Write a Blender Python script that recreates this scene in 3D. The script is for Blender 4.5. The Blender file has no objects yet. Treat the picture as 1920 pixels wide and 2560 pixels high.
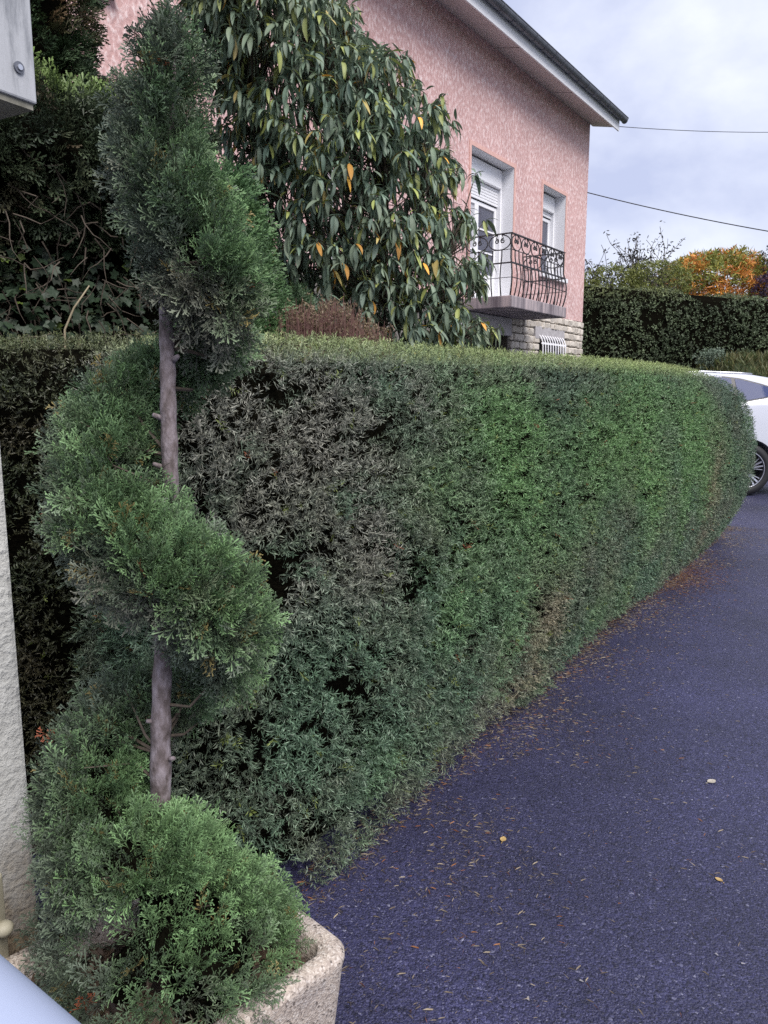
import bpy, bmesh, math, random
import numpy as np
from mathutils import Vector, Matrix

R = math.radians
rng = np.random.default_rng(7)
random.seed(7)
scene = bpy.context.scene
C = scene.collection

# ------------------------------------------------------------------ camera
EYE = 1.45
PITCH = R(9.1)
FPX = 1923.0
cam = bpy.data.cameras.new('camera')
cam_o = bpy.data.objects.new('camera', cam)
C.objects.link(cam_o)
cam.sensor_fit = 'VERTICAL'
cam.sensor_height = 36.0
cam.lens = FPX / 2560.0 * 36.0
cam.clip_start = 0.05
cam.clip_end = 2000
cam_o.location = (0, 0, EYE)
cam_o.rotation_euler = (R(90) - PITCH, 0, 0)
scene.camera = cam_o

# ------------------------------------------------------------------ light
SUN_AZ, SUN_EL = R(148), R(50)      # azimuth clockwise from +Y
world = bpy.data.worlds.new('World')
scene.world = world
world.use_nodes = True
wn, wl = world.node_tree.nodes, world.node_tree.links
wn.clear()
wo = wn.new('ShaderNodeOutputWorld')
bg = wn.new('ShaderNodeBackground')
bg.inputs['Strength'].default_value = 0.1
sky = wn.new('ShaderNodeTexSky')
sky.sky_type = 'NISHITA'
sky.sun_disc = False
sky.sun_elevation = SUN_EL
sky.sun_rotation = SUN_AZ
sky.dust_density = 1.5
tc = wn.new('ShaderNodeTexCoord')
mp = wn.new('ShaderNodeMapping')
mp.inputs['Scale'].default_value = (1.0, 1.0, 1.7)
nz = wn.new('ShaderNodeTexNoise')
nz.inputs['Scale'].default_value = 3.4
nz.inputs['Detail'].default_value = 7
nz.inputs['Roughness'].default_value = 0.52
nz.inputs['Distortion'].default_value = 0.1
rp = wn.new('ShaderNodeValToRGB')
rp.color_ramp.elements[0].position = 0.38
rp.color_ramp.elements[0].color = (2.25, 2.45, 3.35, 1)
rp.color_ramp.elements[1].position = 0.64
rp.color_ramp.elements[1].color = (3.8, 3.95, 4.45, 1)
mx = wn.new('ShaderNodeMix')
mx.data_type = 'RGBA'
mx.inputs[0].default_value = 0.94
wl.new(tc.outputs['Generated'], mp.inputs['Vector'])
wl.new(mp.outputs['Vector'], nz.inputs['Vector'])
wl.new(nz.outputs['Fac'], rp.inputs['Fac'])
wl.new(sky.outputs['Color'], mx.inputs[6])
wl.new(rp.outputs['Color'], mx.inputs[7])
wl.new(mx.outputs[2], bg.inputs['Color'])
wl.new(bg.outputs['Background'], wo.inputs['Surface'])

sun = bpy.data.lights.new('sun', 'SUN')
sun.energy = 1.5
sun.angle = R(35)
sun.color = (1.0, 0.95, 0.9)
sun_o = bpy.data.objects.new('sun', sun)
C.objects.link(sun_o)
sdir = Vector((math.sin(SUN_AZ) * math.cos(SUN_EL), math.cos(SUN_AZ) * math.cos(SUN_EL), math.sin(SUN_EL)))
sun_o.rotation_euler = (-sdir).to_track_quat('-Z', 'Y').to_euler()

vs = scene.view_settings
vs.view_transform = 'Standard'
vs.look = 'None'
vs.exposure = 1.4
vs.gamma = 1.0
vs.use_curve_mapping = False
scene.cycles.max_bounces = 5
scene.cycles.diffuse_bounces = 2
scene.cycles.use_denoising = False
scene.cycles.glossy_bounces = 3
scene.cycles.transparent_max_bounces = 6

# ------------------------------------------------------------------ pixel helpers (pixels of the photograph shown at 1659 wide)
def ray(x, y):
    k = 1920.0 / 1659.0
    a = (x * k - 960) / FPX
    b = (1280 - y * k) / FPX
    return np.array([a, math.cos(PITCH) + b * math.sin(PITCH), -math.sin(PITCH) + b * math.cos(PITCH)])

def on_y(x, y, Y):
    r = ray(x, y)
    return np.array([0, 0, EYE]) + r * (Y / r[1])

def on_z(x, y, z=0.0):
    r = ray(x, y)
    return np.array([0, 0, EYE]) + r * ((z - EYE) / r[2])

# ------------------------------------------------------------------ objects
def tag(o, label=None, cat=None, group=None, kind=None):
    if label: o['label'] = label
    if cat: o['category'] = cat
    if group: o['group'] = group
    if kind: o['kind'] = kind
    return o

def empty(name, loc=(0, 0, 0), rz=0.0, label=None, cat=None, group=None):
    o = bpy.data.objects.new(name, None)
    o.empty_display_size = 0.1
    C.objects.link(o)
    o.location = loc
    o.rotation_euler = (0, 0, rz)
    return tag(o, label, cat, group)

def link_mesh(name, me, parent=None, loc=None):
    o = bpy.data.objects.new(name, me)
    C.objects.link(o)
    if parent is not None:
        o.parent = parent
    if loc is not None:
        o.location = loc
    return o

class MB:
    """collects quads and polygons for one mesh"""
    def __init__(self):
        self.v, self.f = [], []
    def add(self, V, F):
        b = len(self.v)
        self.v += [tuple(map(float, p)) for p in V]
        self.f += [tuple(i + b for i in q) for q in F]
        return self
    def box(self, lo, hi, M=None, bev=0.0):
        x0, y0, z0 = lo; x1, y1, z1 = hi
        if bev <= 0:
            V = [(x0, y0, z0), (x1, y0, z0), (x1, y1, z0), (x0, y1, z0), (x0, y0, z1), (x1, y0, z1), (x1, y1, z1), (x0, y1, z1)]
            F = [(0, 3, 2, 1), (4, 5, 6, 7), (0, 1, 5, 4), (1, 2, 6, 5), (2, 3, 7, 6), (3, 0, 4, 7)]
        else:
            bm = bmesh.new()
            bmesh.ops.create_cube(bm, size=1)
            for v in bm.verts:
                v.co = Vector(((x0 + x1) / 2 + v.co.x * (x1 - x0), (y0 + y1) / 2 + v.co.y * (y1 - y0), (z0 + z1) / 2 + v.co.z * (z1 - z0)))
            bmesh.ops.bevel(bm, geom=bm.edges[:], offset=bev, segments=2, affect='EDGES', profile=0.5)
            bm.verts.index_update()
            V = [tuple(v.co) for v in bm.verts]
            F = [tuple(v.index for v in f.verts) for f in bm.faces]
            bm.free()
        if M is not None:
            V = [tuple(M @ Vector(p)) for p in V]
        return self.add(V, F)
    def tube(self, pts, rad, n=6, caps=True):
        pts = [np.array(p, float) for p in pts]
        rads = rad if hasattr(rad, '__len__') else [rad] * len(pts)
        V, F = [], []
        up = None
        for i, p in enumerate(pts):
            t = pts[min(i + 1, len(pts) - 1)] - pts[max(i - 1, 0)]
            t = t / (np.linalg.norm(t) + 1e-9)
            if up is None:
                up = np.array([0, 0, 1.0]) if abs(t[2]) < 0.9 else np.array([1.0, 0, 0])
            a = np.cross(t, up); a /= np.linalg.norm(a) + 1e-9
            b = np.cross(a, t); up = b
            for k in range(n):
                an = 2 * math.pi * k / n
                V.append(p + (a * math.cos(an) + b * math.sin(an)) * rads[i])
        for i in range(len(pts) - 1):
            for k in range(n):
                k2 = (k + 1) % n
                F.append((i * n + k, i * n + k2, (i + 1) * n + k2, (i + 1) * n + k))
        if caps:
            F.append(tuple(range(n - 1, -1, -1)))
            F.append(tuple((len(pts) - 1) * n + k for k in range(n)))
        return self.add(V, F)
    def lathe(self, prof, n=32, M=None):
        V, F = [], []
        for (r, z) in prof:
            for k in range(n):
                a = 2 * math.pi * k / n
                V.append((r * math.cos(a), r * math.sin(a), z))
        for i in range(len(prof) - 1):
            for k in range(n):
                k2 = (k + 1) % n
                F.append((i * n + k, i * n + k2, (i + 1) * n + k2, (i + 1) * n + k))
        if M is not None:
            V = [tuple(M @ Vector(p)) for p in V]
        return self.add(V, F)
    def mesh(self, name, mat, smooth=False):
        me = bpy.data.meshes.new(name)
        me.from_pydata(self.v, [], self.f)
        me.materials.append(mat)
        if smooth:
            me.polygons.foreach_set('use_smooth', [True] * len(me.polygons))
        me.update()
        return me
    def build(self, name, mat, parent=None, smooth=False, **kw):
        o = link_mesh(name, self.mesh(name, mat, smooth), parent)
        return tag(o, **kw)

def smooth_angle(o, deg=40):
    try:
        me = o.data
        me.polygons.foreach_set('use_smooth', [True] * len(me.polygons))
        me.set_sharp_from_angle(angle=R(deg))
    except Exception:
        pass
    return o

# ------------------------------------------------------------------ materials
def new_mat(name):
    m = bpy.data.materials.new(name)
    m.use_nodes = True
    nt = m.node_tree
    b = nt.nodes['Principled BSDF']
    return m, nt, b

def plain(name, col, rough=0.6, metal=0.0, spec=0.5):
    m, nt, b = new_mat(name)
    b.inputs['Base Color'].default_value = (*col, 1)
    b.inputs['Roughness'].default_value = rough
    b.inputs['Metallic'].default_value = metal
    b.inputs['Specular IOR Level'].default_value = spec
    return m

def noise_node(nt, scale, detail=4, rough=0.55, vec=None, dist=0.0):
    n = nt.nodes.new('ShaderNodeTexNoise')
    n.inputs['Scale'].default_value = scale
    n.inputs['Detail'].default_value = detail
    n.inputs['Roughness'].default_value = rough
    n.inputs['Distortion'].default_value = dist
    if vec is not None:
        nt.links.new(vec, n.inputs['Vector'])
    return n

def ramp_node(nt, fac, stops):
    r = nt.nodes.new('ShaderNodeValToRGB')
    els = r.color_ramp.elements
    while len(els) < len(stops):
        els.new(0.5)
    for e, (p, c) in zip(els, stops):
        e.position = p
        e.color = (*c, 1) if len(c) == 3 else c
    nt.links.new(fac, r.inputs['Fac'])
    return r

def mix_node(nt, fac, a, b, mode='MIX'):
    m = nt.nodes.new('ShaderNodeMix')
    m.data_type = 'RGBA'
    m.blend_type = mode
    for sock, val in ((m.inputs[0], fac), (m.inputs[6], a), (m.inputs[7], b)):
        if hasattr(val, 'is_linked') or hasattr(val, 'links'):
            nt.links.new(val, sock)
        elif isinstance(val, (int, float)):
            sock.default_value = val
        else:
            sock.default_value = (*val, 1)
    return m.outputs[2]

def bump(nt, b, height, strength=0.3, dist=0.01, prev=None):
    n = nt.nodes.new('ShaderNodeBump')
    n.inputs['Strength'].default_value = strength
    n.inputs['Distance'].default_value = dist
    nt.links.new(height, n.inputs['Height'])
    if prev is not None:
        nt.links.new(prev, n.inputs['Normal'])
    nt.links.new(n.outputs['Normal'], b.inputs['Normal'])
    return n.outputs['Normal']

def objcoord(nt, scale=(1, 1, 1), kind='Object'):
    t = nt.nodes.new('ShaderNodeTexCoord')
    m = nt.nodes.new('ShaderNodeMapping')
    m.inputs['Scale'].default_value = scale
    nt.links.new(t.outputs[kind], m.inputs['Vector'])
    return m.outputs['Vector']

def mottled(name, stops, scale=8, rough=0.8, bstr=0.3, bdist=0.01, bscale=60, sc=(1, 1, 1), detail=6):
    m, nt, b = new_mat(name)
    v = objcoord(nt, sc)
    n = noise_node(nt, scale, detail, 0.6, v)
    r = ramp_node(nt, n.outputs['Fac'], stops)
    nt.links.new(r.outputs['Color'], b.inputs['Base Color'])
    b.inputs['Roughness'].default_value = rough
    n2 = noise_node(nt, bscale, 4, 0.6, v)
    bump(nt, b, n2.outputs['Fac'], bstr, bdist)
    return m

def leaf_material(name, rough=0.5, spec=0.35, trans=0.18, bumpy=0.0):
    m, nt, b = new_mat(name)
    a = nt.nodes.new('ShaderNodeAttribute')
    a.attribute_name = 'col'
    nt.links.new(a.outputs['Color'], b.inputs['Base Color'])
    b.inputs['Roughness'].default_value = rough
    b.inputs['Specular IOR Level'].default_value = spec
    if bumpy:
        n = noise_node(nt, 160, 3, 0.6, objcoord(nt))
        bump(nt, b, n.outputs['Fac'], bumpy, 0.004)
    if trans > 0:
        t = nt.nodes.new('ShaderNodeBsdfTranslucent')
        nt.links.new(a.outputs['Color'], t.inputs['Color'])
        mxs = nt.nodes.new('ShaderNodeMixShader')
        mxs.inputs['Fac'].default_value = trans
        nt.links.new(b.outputs['BSDF'], mxs.inputs[1])
        nt.links.new(t.outputs['BSDF'], mxs.inputs[2])
        nt.links.new(mxs.outputs['Shader'], nt.nodes['Material Output'].inputs['Surface'])
    return m

M = {}
M['needle'] = leaf_material('yew_needle', 0.40, 0.5, 0.05)
M['spray'] = leaf_material('cypress_spray', 0.48, 0.4, 0.04)
M['leaf'] = leaf_material('leaf', 0.5, 0.4, 0.2)
M['bigleaf'] = leaf_material('leathery_leaf', 0.48, 0.45, 0.14, 0.5)
M['core'] = mottled('core_shade', [(0.3, (0.004, 0.004, 0.003)), (0.7, (0.010, 0.009, 0.006))], 60, 1.0, 1.0, .02, 90)  # near-black colour standing in for deep shade between shoots
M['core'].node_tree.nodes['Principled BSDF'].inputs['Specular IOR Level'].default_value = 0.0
M['twig'] = mottled('twig_bark', [(0.3, (0.05, 0.036, 0.026)), (0.7, (0.10, 0.08, 0.06))], 40)
M['bark'] = mottled('smooth_bark', [(0.30, (0.06, 0.045, 0.04)), (0.46, (0.15, 0.12, 0.12)), (0.62, (0.27, 0.23, 0.245)), (0.8, (0.36, 0.32, 0.33))], 60, 0.85, 0.6, 0.004, 170, (1, 1, 0.5), 9)
M['white'] = plain('white_paint', (0.80, 0.80, 0.83), 0.45)
M['pvc'] = plain('white_plastic', (0.82, 0.82, 0.85), 0.35)
M['iron'] = plain('black_iron', (0.022, 0.022, 0.026), 0.55)
M['zinc'] = mottled('zinc', [(0.3, (0.07, 0.075, 0.095)), (0.7, (0.13, 0.14, 0.17))], 6, 0.45, 0.05)
M['surround'] = mottled('peach_render', [(0.3, (0.60, 0.36, 0.32)), (0.7, (0.68, 0.43, 0.38))], 12, 0.85, 0.1)
M['lintel'] = mottled('concrete_lintel', [(0.3, (0.34, 0.32, 0.33)), (0.7, (0.46, 0.44, 0.45))], 9, 0.85, 0.2)
M['soffit'] = mottled('soffit_board', [(0.3, (0.60, 0.53, 0.53)), (0.7, (0.68, 0.61, 0.61))], 3, 0.7, 0.05)
M['rooftile'] = mottled('roof_tile', [(0.3, (0.14, 0.06, 0.04)), (0.7, (0.24, 0.10, 0.06))], 4, 0.8, 0.3)
M['terracotta'] = mottled('terracotta', [(0.3, (0.20, 0.09, 0.07)), (0.7, (0.30, 0.14, 0.10))], 14, 0.8, 0.2)
M['dark'] = plain('dark_inside', (0.012, 0.012, 0.014), 0.8)
M['rubber'] = plain('tyre_rubber', (0.012, 0.012, 0.014), 0.65)
M['alloy'] = plain('alloy', (0.55, 0.56, 0.60), 0.28, 0.9)
M['darkalloy'] = plain('dark_alloy', (0.03, 0.03, 0.035), 0.4, 0.3)
M['seam'] = plain('panel_gap', (0.05, 0.05, 0.06), 0.6)
M['blacktrim'] = plain('black_trim', (0.012, 0.012, 0.015), 0.4)
M['soil'] = mottled('soil', [(0.3, (0.025, 0.02, 0.015)), (0.7, (0.07, 0.052, 0.038))], 60, 0.95, 0.9, 0.02, 120)
M['cream'] = mottled('cream_paint', [(0.3, (0.33, 0.30, 0.22)), (0.7, (0.43, 0.40, 0.30))], 20, 0.6, 0.1)

def glass_mat(name, col, rough=0.06):
    m, nt, b = new_mat(name)
    b.inputs['Base Color'].default_value = (*col, 1)
    b.inputs['Roughness'].default_value = rough
    b.inputs['Specular IOR Level'].default_value = 0.8
    return m
M['glass'] = glass_mat('window_glass', (0.06, 0.065, 0.10))
M['carglass'] = glass_mat('tinted_glass', (0.045, 0.060, 0.14), 0.12)
M['carglass'].node_tree.nodes['Principled BSDF'].inputs['Specular IOR Level'].default_value = 0.12
M['curtained'] = glass_mat('curtained_glass', (0.46, 0.46, 0.50), 0.15)

def carpaint():
    m, nt, b = new_mat('white_car_paint')
    b.inputs['Base Color'].default_value = (0.55, 0.57, 0.64, 1)
    b.inputs['Roughness'].default_value = 0.35
    b.inputs['Coat Weight'].default_value = 0.8
    b.inputs['Coat Roughness'].default_value = 0.06
    return m
M['paint'] = carpaint()

def pink_render():
    m, nt, b = new_mat('pink_roughcast')
    v = objcoord(nt, (1, 1, 0.62))
    n1 = noise_node(nt, 23, 5, 0.60, v)
    r1 = ramp_node(nt, n1.outputs['Fac'], [(0.34, (0.50, 0.31, 0.30)), (0.50, (0.60, 0.395, 0.38)), (0.60, (0.75, 0.58, 0.57)), (0.72, (0.84, 0.72, 0.71))])
    n2 = noise_node(nt, 0.9, 4, 0.6, objcoord(nt))
    r2 = ramp_node(nt, n2.outputs['Fac'], [(0.3, (0.86, 0.84, 0.84)), (0.7, (1.06, 1.03, 1.02))])
    nt.links.new(mix_node(nt, 1.0, r1.outputs['Color'], r2.outputs['Color'], 'MULTIPLY'), b.inputs['Base Color'])
    b.inputs['Roughness'].default_value = 0.9
    bump(nt, b, n1.outputs['Fac'], 0.7, 0.02)
    return m
M['pink'] = pink_render()

def stone_mat():
    m, nt, b = new_mat('pale_limestone')
    oi = nt.nodes.new('ShaderNodeObjectInfo')
    v = objcoord(nt)
    n1 = noise_node(nt, 14, 6, 0.65, v)
    r1 = ramp_node(nt, n1.outputs['Fac'], [(0.3, (0.46, 0.42, 0.37)), (0.7, (0.68, 0.64, 0.58))])
    r2 = ramp_node(nt, oi.outputs['Random'], [(0.0, (0.80, 0.78, 0.76)), (1.0, (1.12, 1.1, 1.08))])
    nt.links.new(mix_node(nt, 1.0, r1.outputs['Color'], r2.outputs['Color'], 'MULTIPLY'), b.inputs['Base Color'])
    b.inputs['Roughness'].default_value = 0.9
    bump(nt, b, n1.outputs['Fac'], 0.6, 0.02)
    return m
M['stone'] = stone_mat()
M['mortar'] = mottled('mortar', [(0.3, (0.12, 0.11, 0.10)), (0.7, (0.20, 0.19, 0.17))], 20, 0.95, 0.4)

def slab_mat():
    m, nt, b = new_mat('weathered_slab')
    v = objcoord(nt, (1, 1, 0.12))
    n1 = noise_node(nt, 7, 5, 0.6, v)
    r1 = ramp_node(nt, n1.outputs['Fac'], [(0.34, (0.12, 0.10, 0.115)), (0.5, (0.27, 0.235, 0.25)), (0.68, (0.46, 0.38, 0.38))])
    nt.links.new(r1.outputs['Color'], b.inputs['Base Color'])
    b.inputs['Roughness'].default_value = 0.9
    n2 = noise_node(nt, 60, 3, 0.6, objcoord(nt))
    bump(nt, b, n2.outputs['Fac'], 0.4, 0.01)
    return m
M['slab'] = slab_mat()

def asphalt_mat():
    m, nt, b = new_mat('asphalt')
    v = objcoord(nt)
    nd = noise_node(nt, 90, 3, 0.6, v)
    dv = nt.nodes.new('ShaderNodeMix'); dv.data_type = 'VECTOR'
    dv.inputs[0].default_value = 0.012
    nt.links.new(v, dv.inputs[4]); nt.links.new(nd.outputs['Color'], dv.inputs[5])
    def vor(scale):
        vo = nt.nodes.new('ShaderNodeTexVoronoi')
        vo.inputs['Scale'].default_value = scale
        nt.links.new(dv.outputs[1], vo.inputs['Vector'])
        sp_ = nt.nodes.new('ShaderNodeSeparateColor')
        nt.links.new(vo.outputs['Color'], sp_.inputs['Color'])
        return vo, sp_
    v1, s1 = vor(150)
    v2, s2 = vor(290)
    n1 = noise_node(nt, 420, 3, 0.6, v)
    n2 = noise_node(nt, 0.9, 6, 0.62, v)
    n3 = noise_node(nt, 22, 4, 0.6, v)
    st = [(0.0, (0.009, 0.009, 0.027)), (0.5, (0.025, 0.025, 0.072)), (0.88, (0.050, 0.050, 0.128)), (0.98, (0.085, 0.085, 0.17)), (1.0, (0.22, 0.22, 0.31))]
    ra = ramp_node(nt, s1.outputs['Red'], st)
    rb = ramp_node(nt, s2.outputs['Red'], st)
    rm = ramp_node(nt, n3.outputs['Fac'], [(0.44, (0, 0, 0)), (0.56, (1, 1, 1))])
    c = mix_node(nt, rm.outputs['Color'], ra.outputs['Color'], rb.outputs['Color'])
    r2 = ramp_node(nt, n2.outputs['Fac'], [(0.32, (0.66, 0.66, 0.68)), (0.5, (1, 1, 1)), (0.68, (1.45, 1.45, 1.45))])
    c = mix_node(nt, 1.0, c, r2.outputs['Color'], 'MULTIPLY')
    nt.links.new(c, b.inputs['Base Color'])
    b.inputs['Roughness'].default_value = 0.52
    b.inputs['Specular IOR Level'].default_value = 0.62
    ad = nt.nodes.new('ShaderNodeMath'); ad.operation = 'ADD'
    nt.links.new(s1.outputs['Green'], ad.inputs[0]); nt.links.new(s2.outputs['Green'], ad.inputs[1])
    sb_ = nt.nodes.new('ShaderNodeMath'); sb_.operation = 'SUBTRACT'
    nt.links.new(ad.outputs[0], sb_.inputs[0]); nt.links.new(v1.outputs['Distance'], sb_.inputs[1])
    p = bump(nt, b, sb_.outputs[0], 0.7, 0.005)
    bump(nt, b, n1.outputs['Fac'], 0.25, 0.002, p)
    return m
M['asphalt'] = asphalt_mat()

def planter_mat():
    m, nt, b = new_mat('washed_aggregate')
    v = objcoord(nt)
    vo = nt.nodes.new('ShaderNodeTexVoronoi'); vo.inputs['Scale'].default_value = 240
    nt.links.new(v, vo.inputs['Vector'])
    sep = nt.nodes.new('ShaderNodeSeparateColor'); nt.links.new(vo.outputs['Color'], sep.inputs['Color'])
    r1 = ramp_node(nt, sep.outputs['Red'], [(0.0, (0.10, 0.085, 0.075)), (0.12, (0.36, 0.31, 0.27)), (0.6, (0.50, 0.44, 0.38)), (1.0, (0.62, 0.58, 0.53))])
    n2 = noise_node(nt, 7, 5, 0.6, v)
    r2 = ramp_node(nt, n2.outputs['Fac'], [(0.35, (0.78, 0.76, 0.78)), (0.65, (1.1, 1.06, 1.02))])
    n3 = noise_node(nt, 70, 3, 0.5, v)
    r3 = ramp_node(nt, n3.outputs['Fac'], [(0.29, (0.22, 0.2, 0.2)), (0.35, (1, 1, 1))])
    c = mix_node(nt, 1.0, r1.outputs['Color'], r2.outputs['Color'], 'MULTIPLY')
    c = mix_node(nt, 1.0, c, r3.outputs['Color'], 'MULTIPLY')
    nt.links.new(c, b.inputs['Base Color'])
    b.inputs['Roughness'].default_value = 0.85
    p = bump(nt, b, vo.outputs['Distance'], 0.5, 0.003)
    bump(nt, b, n3.outputs['Fac'], 0.4, 0.006, p)
    return m
M['planter'] = planter_mat()

def pillar_mat():
    m, nt, b = new_mat('rough_pillar_render')
    v = objcoord(nt)
    n1 = noise_node(nt, 45, 5, 0.6, v)
    r1 = ramp_node(nt, n1.outputs['Fac'], [(0.3, (0.46, 0.455, 0.42)), (0.7, (0.64, 0.635, 0.59))])
    g = nt.nodes.new('ShaderNodeSeparateXYZ'); nt.links.new(objcoord(nt), g.inputs['Vector'])
    n2 = noise_node(nt, 6, 5, 0.65, v)
    ad = nt.nodes.new('ShaderNodeMath'); ad.operation = 'MULTIPLY_ADD'
    nt.links.new(n2.outputs['Fac'], ad.inputs[0]); ad.inputs[1].default_value = 0.55
    nt.links.new(g.outputs['Z'], ad.inputs[2])
    rm = ramp_node(nt, ad.outputs[0], [(0.42, (1, 1, 1)), (0.72, (0, 0, 0))])
    n3 = noise_node(nt, 60, 4, 0.7, v)
    rs = ramp_node(nt, n3.outputs['Fac'], [(0.35, (0.085, 0.06, 0.035)), (0.65, (0.26, 0.20, 0.12))])
    nt.links.new(mix_node(nt, rm.outputs['Color'], r1.outputs['Color'], rs.outputs['Color']), b.inputs['Base Color'])
    b.inputs['Roughness'].default_value = 0.92
    bump(nt, b, n1.outputs['Fac'], 1.0, 0.012)
    return m
M['pillar'] = pillar_mat()

def boxmetal_mat():
    m, nt, b = new_mat('weathered_sheet_metal')
    v = objcoord(nt, (1, 1, 0.18))
    n1 = noise_node(nt, 16, 6, 0.7, v)
    r1 = ramp_node(nt, n1.outputs['Fac'], [(0.30, (0.20, 0.21, 0.23)), (0.44, (0.40, 0.41, 0.43)), (0.7, (0.50, 0.51, 0.54))])
    nt.links.new(r1.outputs['Color'], b.inputs['Base Color'])
    b.inputs['Roughness'].default_value = 0.6
    n2 = noise_node(nt, 40, 4, 0.6, objcoord(nt))
    bump(nt, b, n2.outputs['Fac'], 0.12, 0.005)
    return m
M['boxmetal'] = boxmetal_mat()
M['rail'] = plain('pale_blue_paint', (0.36, 0.41, 0.55), 0.4)
M['boxunder'] = mottled('dirty_underside', [(0.3, (0.12, 0.115, 0.09)), (0.6, (0.26, 0.25, 0.21))], 14, 0.85, 0.2)
M['grassland'] = mottled('grassland', [(0.3, (0.035, 0.06, 0.02)), (0.7, (0.07, 0.095, 0.035))], 3, 0.95, 0.6, 0.03, 40)

# ------------------------------------------------------------------ numpy foliage tools
def vnoise(P, scale, seed=0):
    """value noise, 0..1"""
    Q = np.asarray(P) * scale + seed * 17.31
    i = np.floor(Q).astype(np.int64)
    f = Q - i
    f = f * f * (3 - 2 * f)
    def h(a, b, c):
        n = (a * 73856093) ^ (b * 19349663) ^ (c * 83492791) ^ (seed * 2654435)
        n = (n ^ (n >> 13)) * 1274126177
        n = n ^ (n >> 16)
        return (n & 0xFFFF) / 65535.0
    out = 0
    for dx in (0, 1):
        for dy in (0, 1):
            for dz in (0, 1):
                w = (f[:, 0] if dx else 1 - f[:, 0]) * (f[:, 1] if dy else 1 - f[:, 1]) * (f[:, 2] if dz else 1 - f[:, 2])
                out = out + w * h(i[:, 0] + dx, i[:, 1] + dy, i[:, 2] + dz)
    return out

def fbm(P, scale, seed=0):
    return (vnoise(P, scale, seed) * 0.55 + vnoise(P, scale * 2.1, seed + 1) * 0.3 + vnoise(P, scale * 4.3, seed + 2) * 0.15)

def unit(a):
    return a / (np.linalg.norm(a, axis=-1, keepdims=True) + 1e-12)

def frames(z, spin):
    """3x3 matrices with local +Z along z, spun about it"""
    z = unit(z)
    ref = np.where(np.abs(z[:, 2:3]) < 0.95, np.array([[0, 0, 1.0]]), np.array([[1.0, 0, 0]]))
    x = unit(np.cross(ref, z))
    y = np.cross(z, x)
    c, s = np.cos(spin)[:, None], np.sin(spin)[:, None]
    return np.stack([x * c + y * s, -x * s + y * c, z], axis=2)

def tri_mesh(name, V, T, col, mat):
    me = bpy.data.meshes.new(name)
    nv, nt_ = len(V), len(T)
    me.vertices.add(nv)
    me.vertices.foreach_set('co', np.ascontiguousarray(V, dtype=np.float32).ravel())
    me.loops.add(nt_ * 3)
    me.loops.foreach_set('vertex_index', np.ascontiguousarray(T, dtype=np.int32).ravel())
    me.polygons.add(nt_)
    me.polygons.foreach_set('loop_start', np.arange(0, nt_ * 3, 3, dtype=np.int32))
    at = me.attributes.new('col', 'FLOAT_COLOR', 'POINT')
    c4 = np.ones((nv, 4), dtype=np.float32)
    c4[:, :3] = np.clip(col, 0, 1)
    at.data.foreach_set('color', c4.ravel())
    me.materials.append(mat)
    me.update(calc_edges=True)
    return me

def scatter(protos, P, F, S, col, tipmix=None):
    """protos: list of (V,T,tip); returns V,T,col of all copies"""
    which = rng.integers(0, len(protos), len(P))
    VV, TT, CC = [], [], []
    base = 0
    for k, (V, T, tip) in enumerate(protos):
        ix = np.nonzero(which == k)[0]
        if not len(ix):
            continue
        W = np.einsum('nij,vj->nvi', F[ix], V) * S[ix][:, None, None] + P[ix][:, None, :]
        n, m = len(ix), len(V)
        VV.append(W.reshape(-1, 3))
        TT.append((T[None, :, :] + (np.arange(n) * m)[:, None, None] + base).reshape(-1, 3))
        c = np.repeat(col[ix][:, None, :], m, axis=1)
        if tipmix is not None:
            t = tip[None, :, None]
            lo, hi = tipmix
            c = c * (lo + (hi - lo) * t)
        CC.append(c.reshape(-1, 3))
        base += n * m
    return np.concatenate(VV), np.concatenate(TT), np.concatenate(CC)

def sample_surface(V, F, n, weight=None):
    V = np.asarray(V, float)
    T = []
    for f in F:
        for k in range(1, len(f) - 1):
            T.append((f[0], f[k], f[k + 1]))
    T = np.array(T)
    a, b, c = V[T[:, 0]], V[T[:, 1]], V[T[:, 2]]
    cr = np.cross(b - a, c - a)
    ar = np.linalg.norm(cr, axis=1) / 2
    nr = unit(cr)
    w = ar * (weight((a + b + c) / 3, nr) if weight else 1.0)
    ix = rng.choice(len(T), n, p=w / w.sum())
    u, v = rng.random(n), rng.random(n)
    sw = u + v > 1
    u[sw], v[sw] = 1 - u[sw], 1 - v[sw]
    P = a[ix] + (b - a)[ix] * u[:, None] + (c - a)[ix] * v[:, None]
    return P, nr[ix]

def lerpc(a, b, t):
    a, b = np.asarray(a), np.asarray(b)
    return a + (b - a) * t[:, None]

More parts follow.
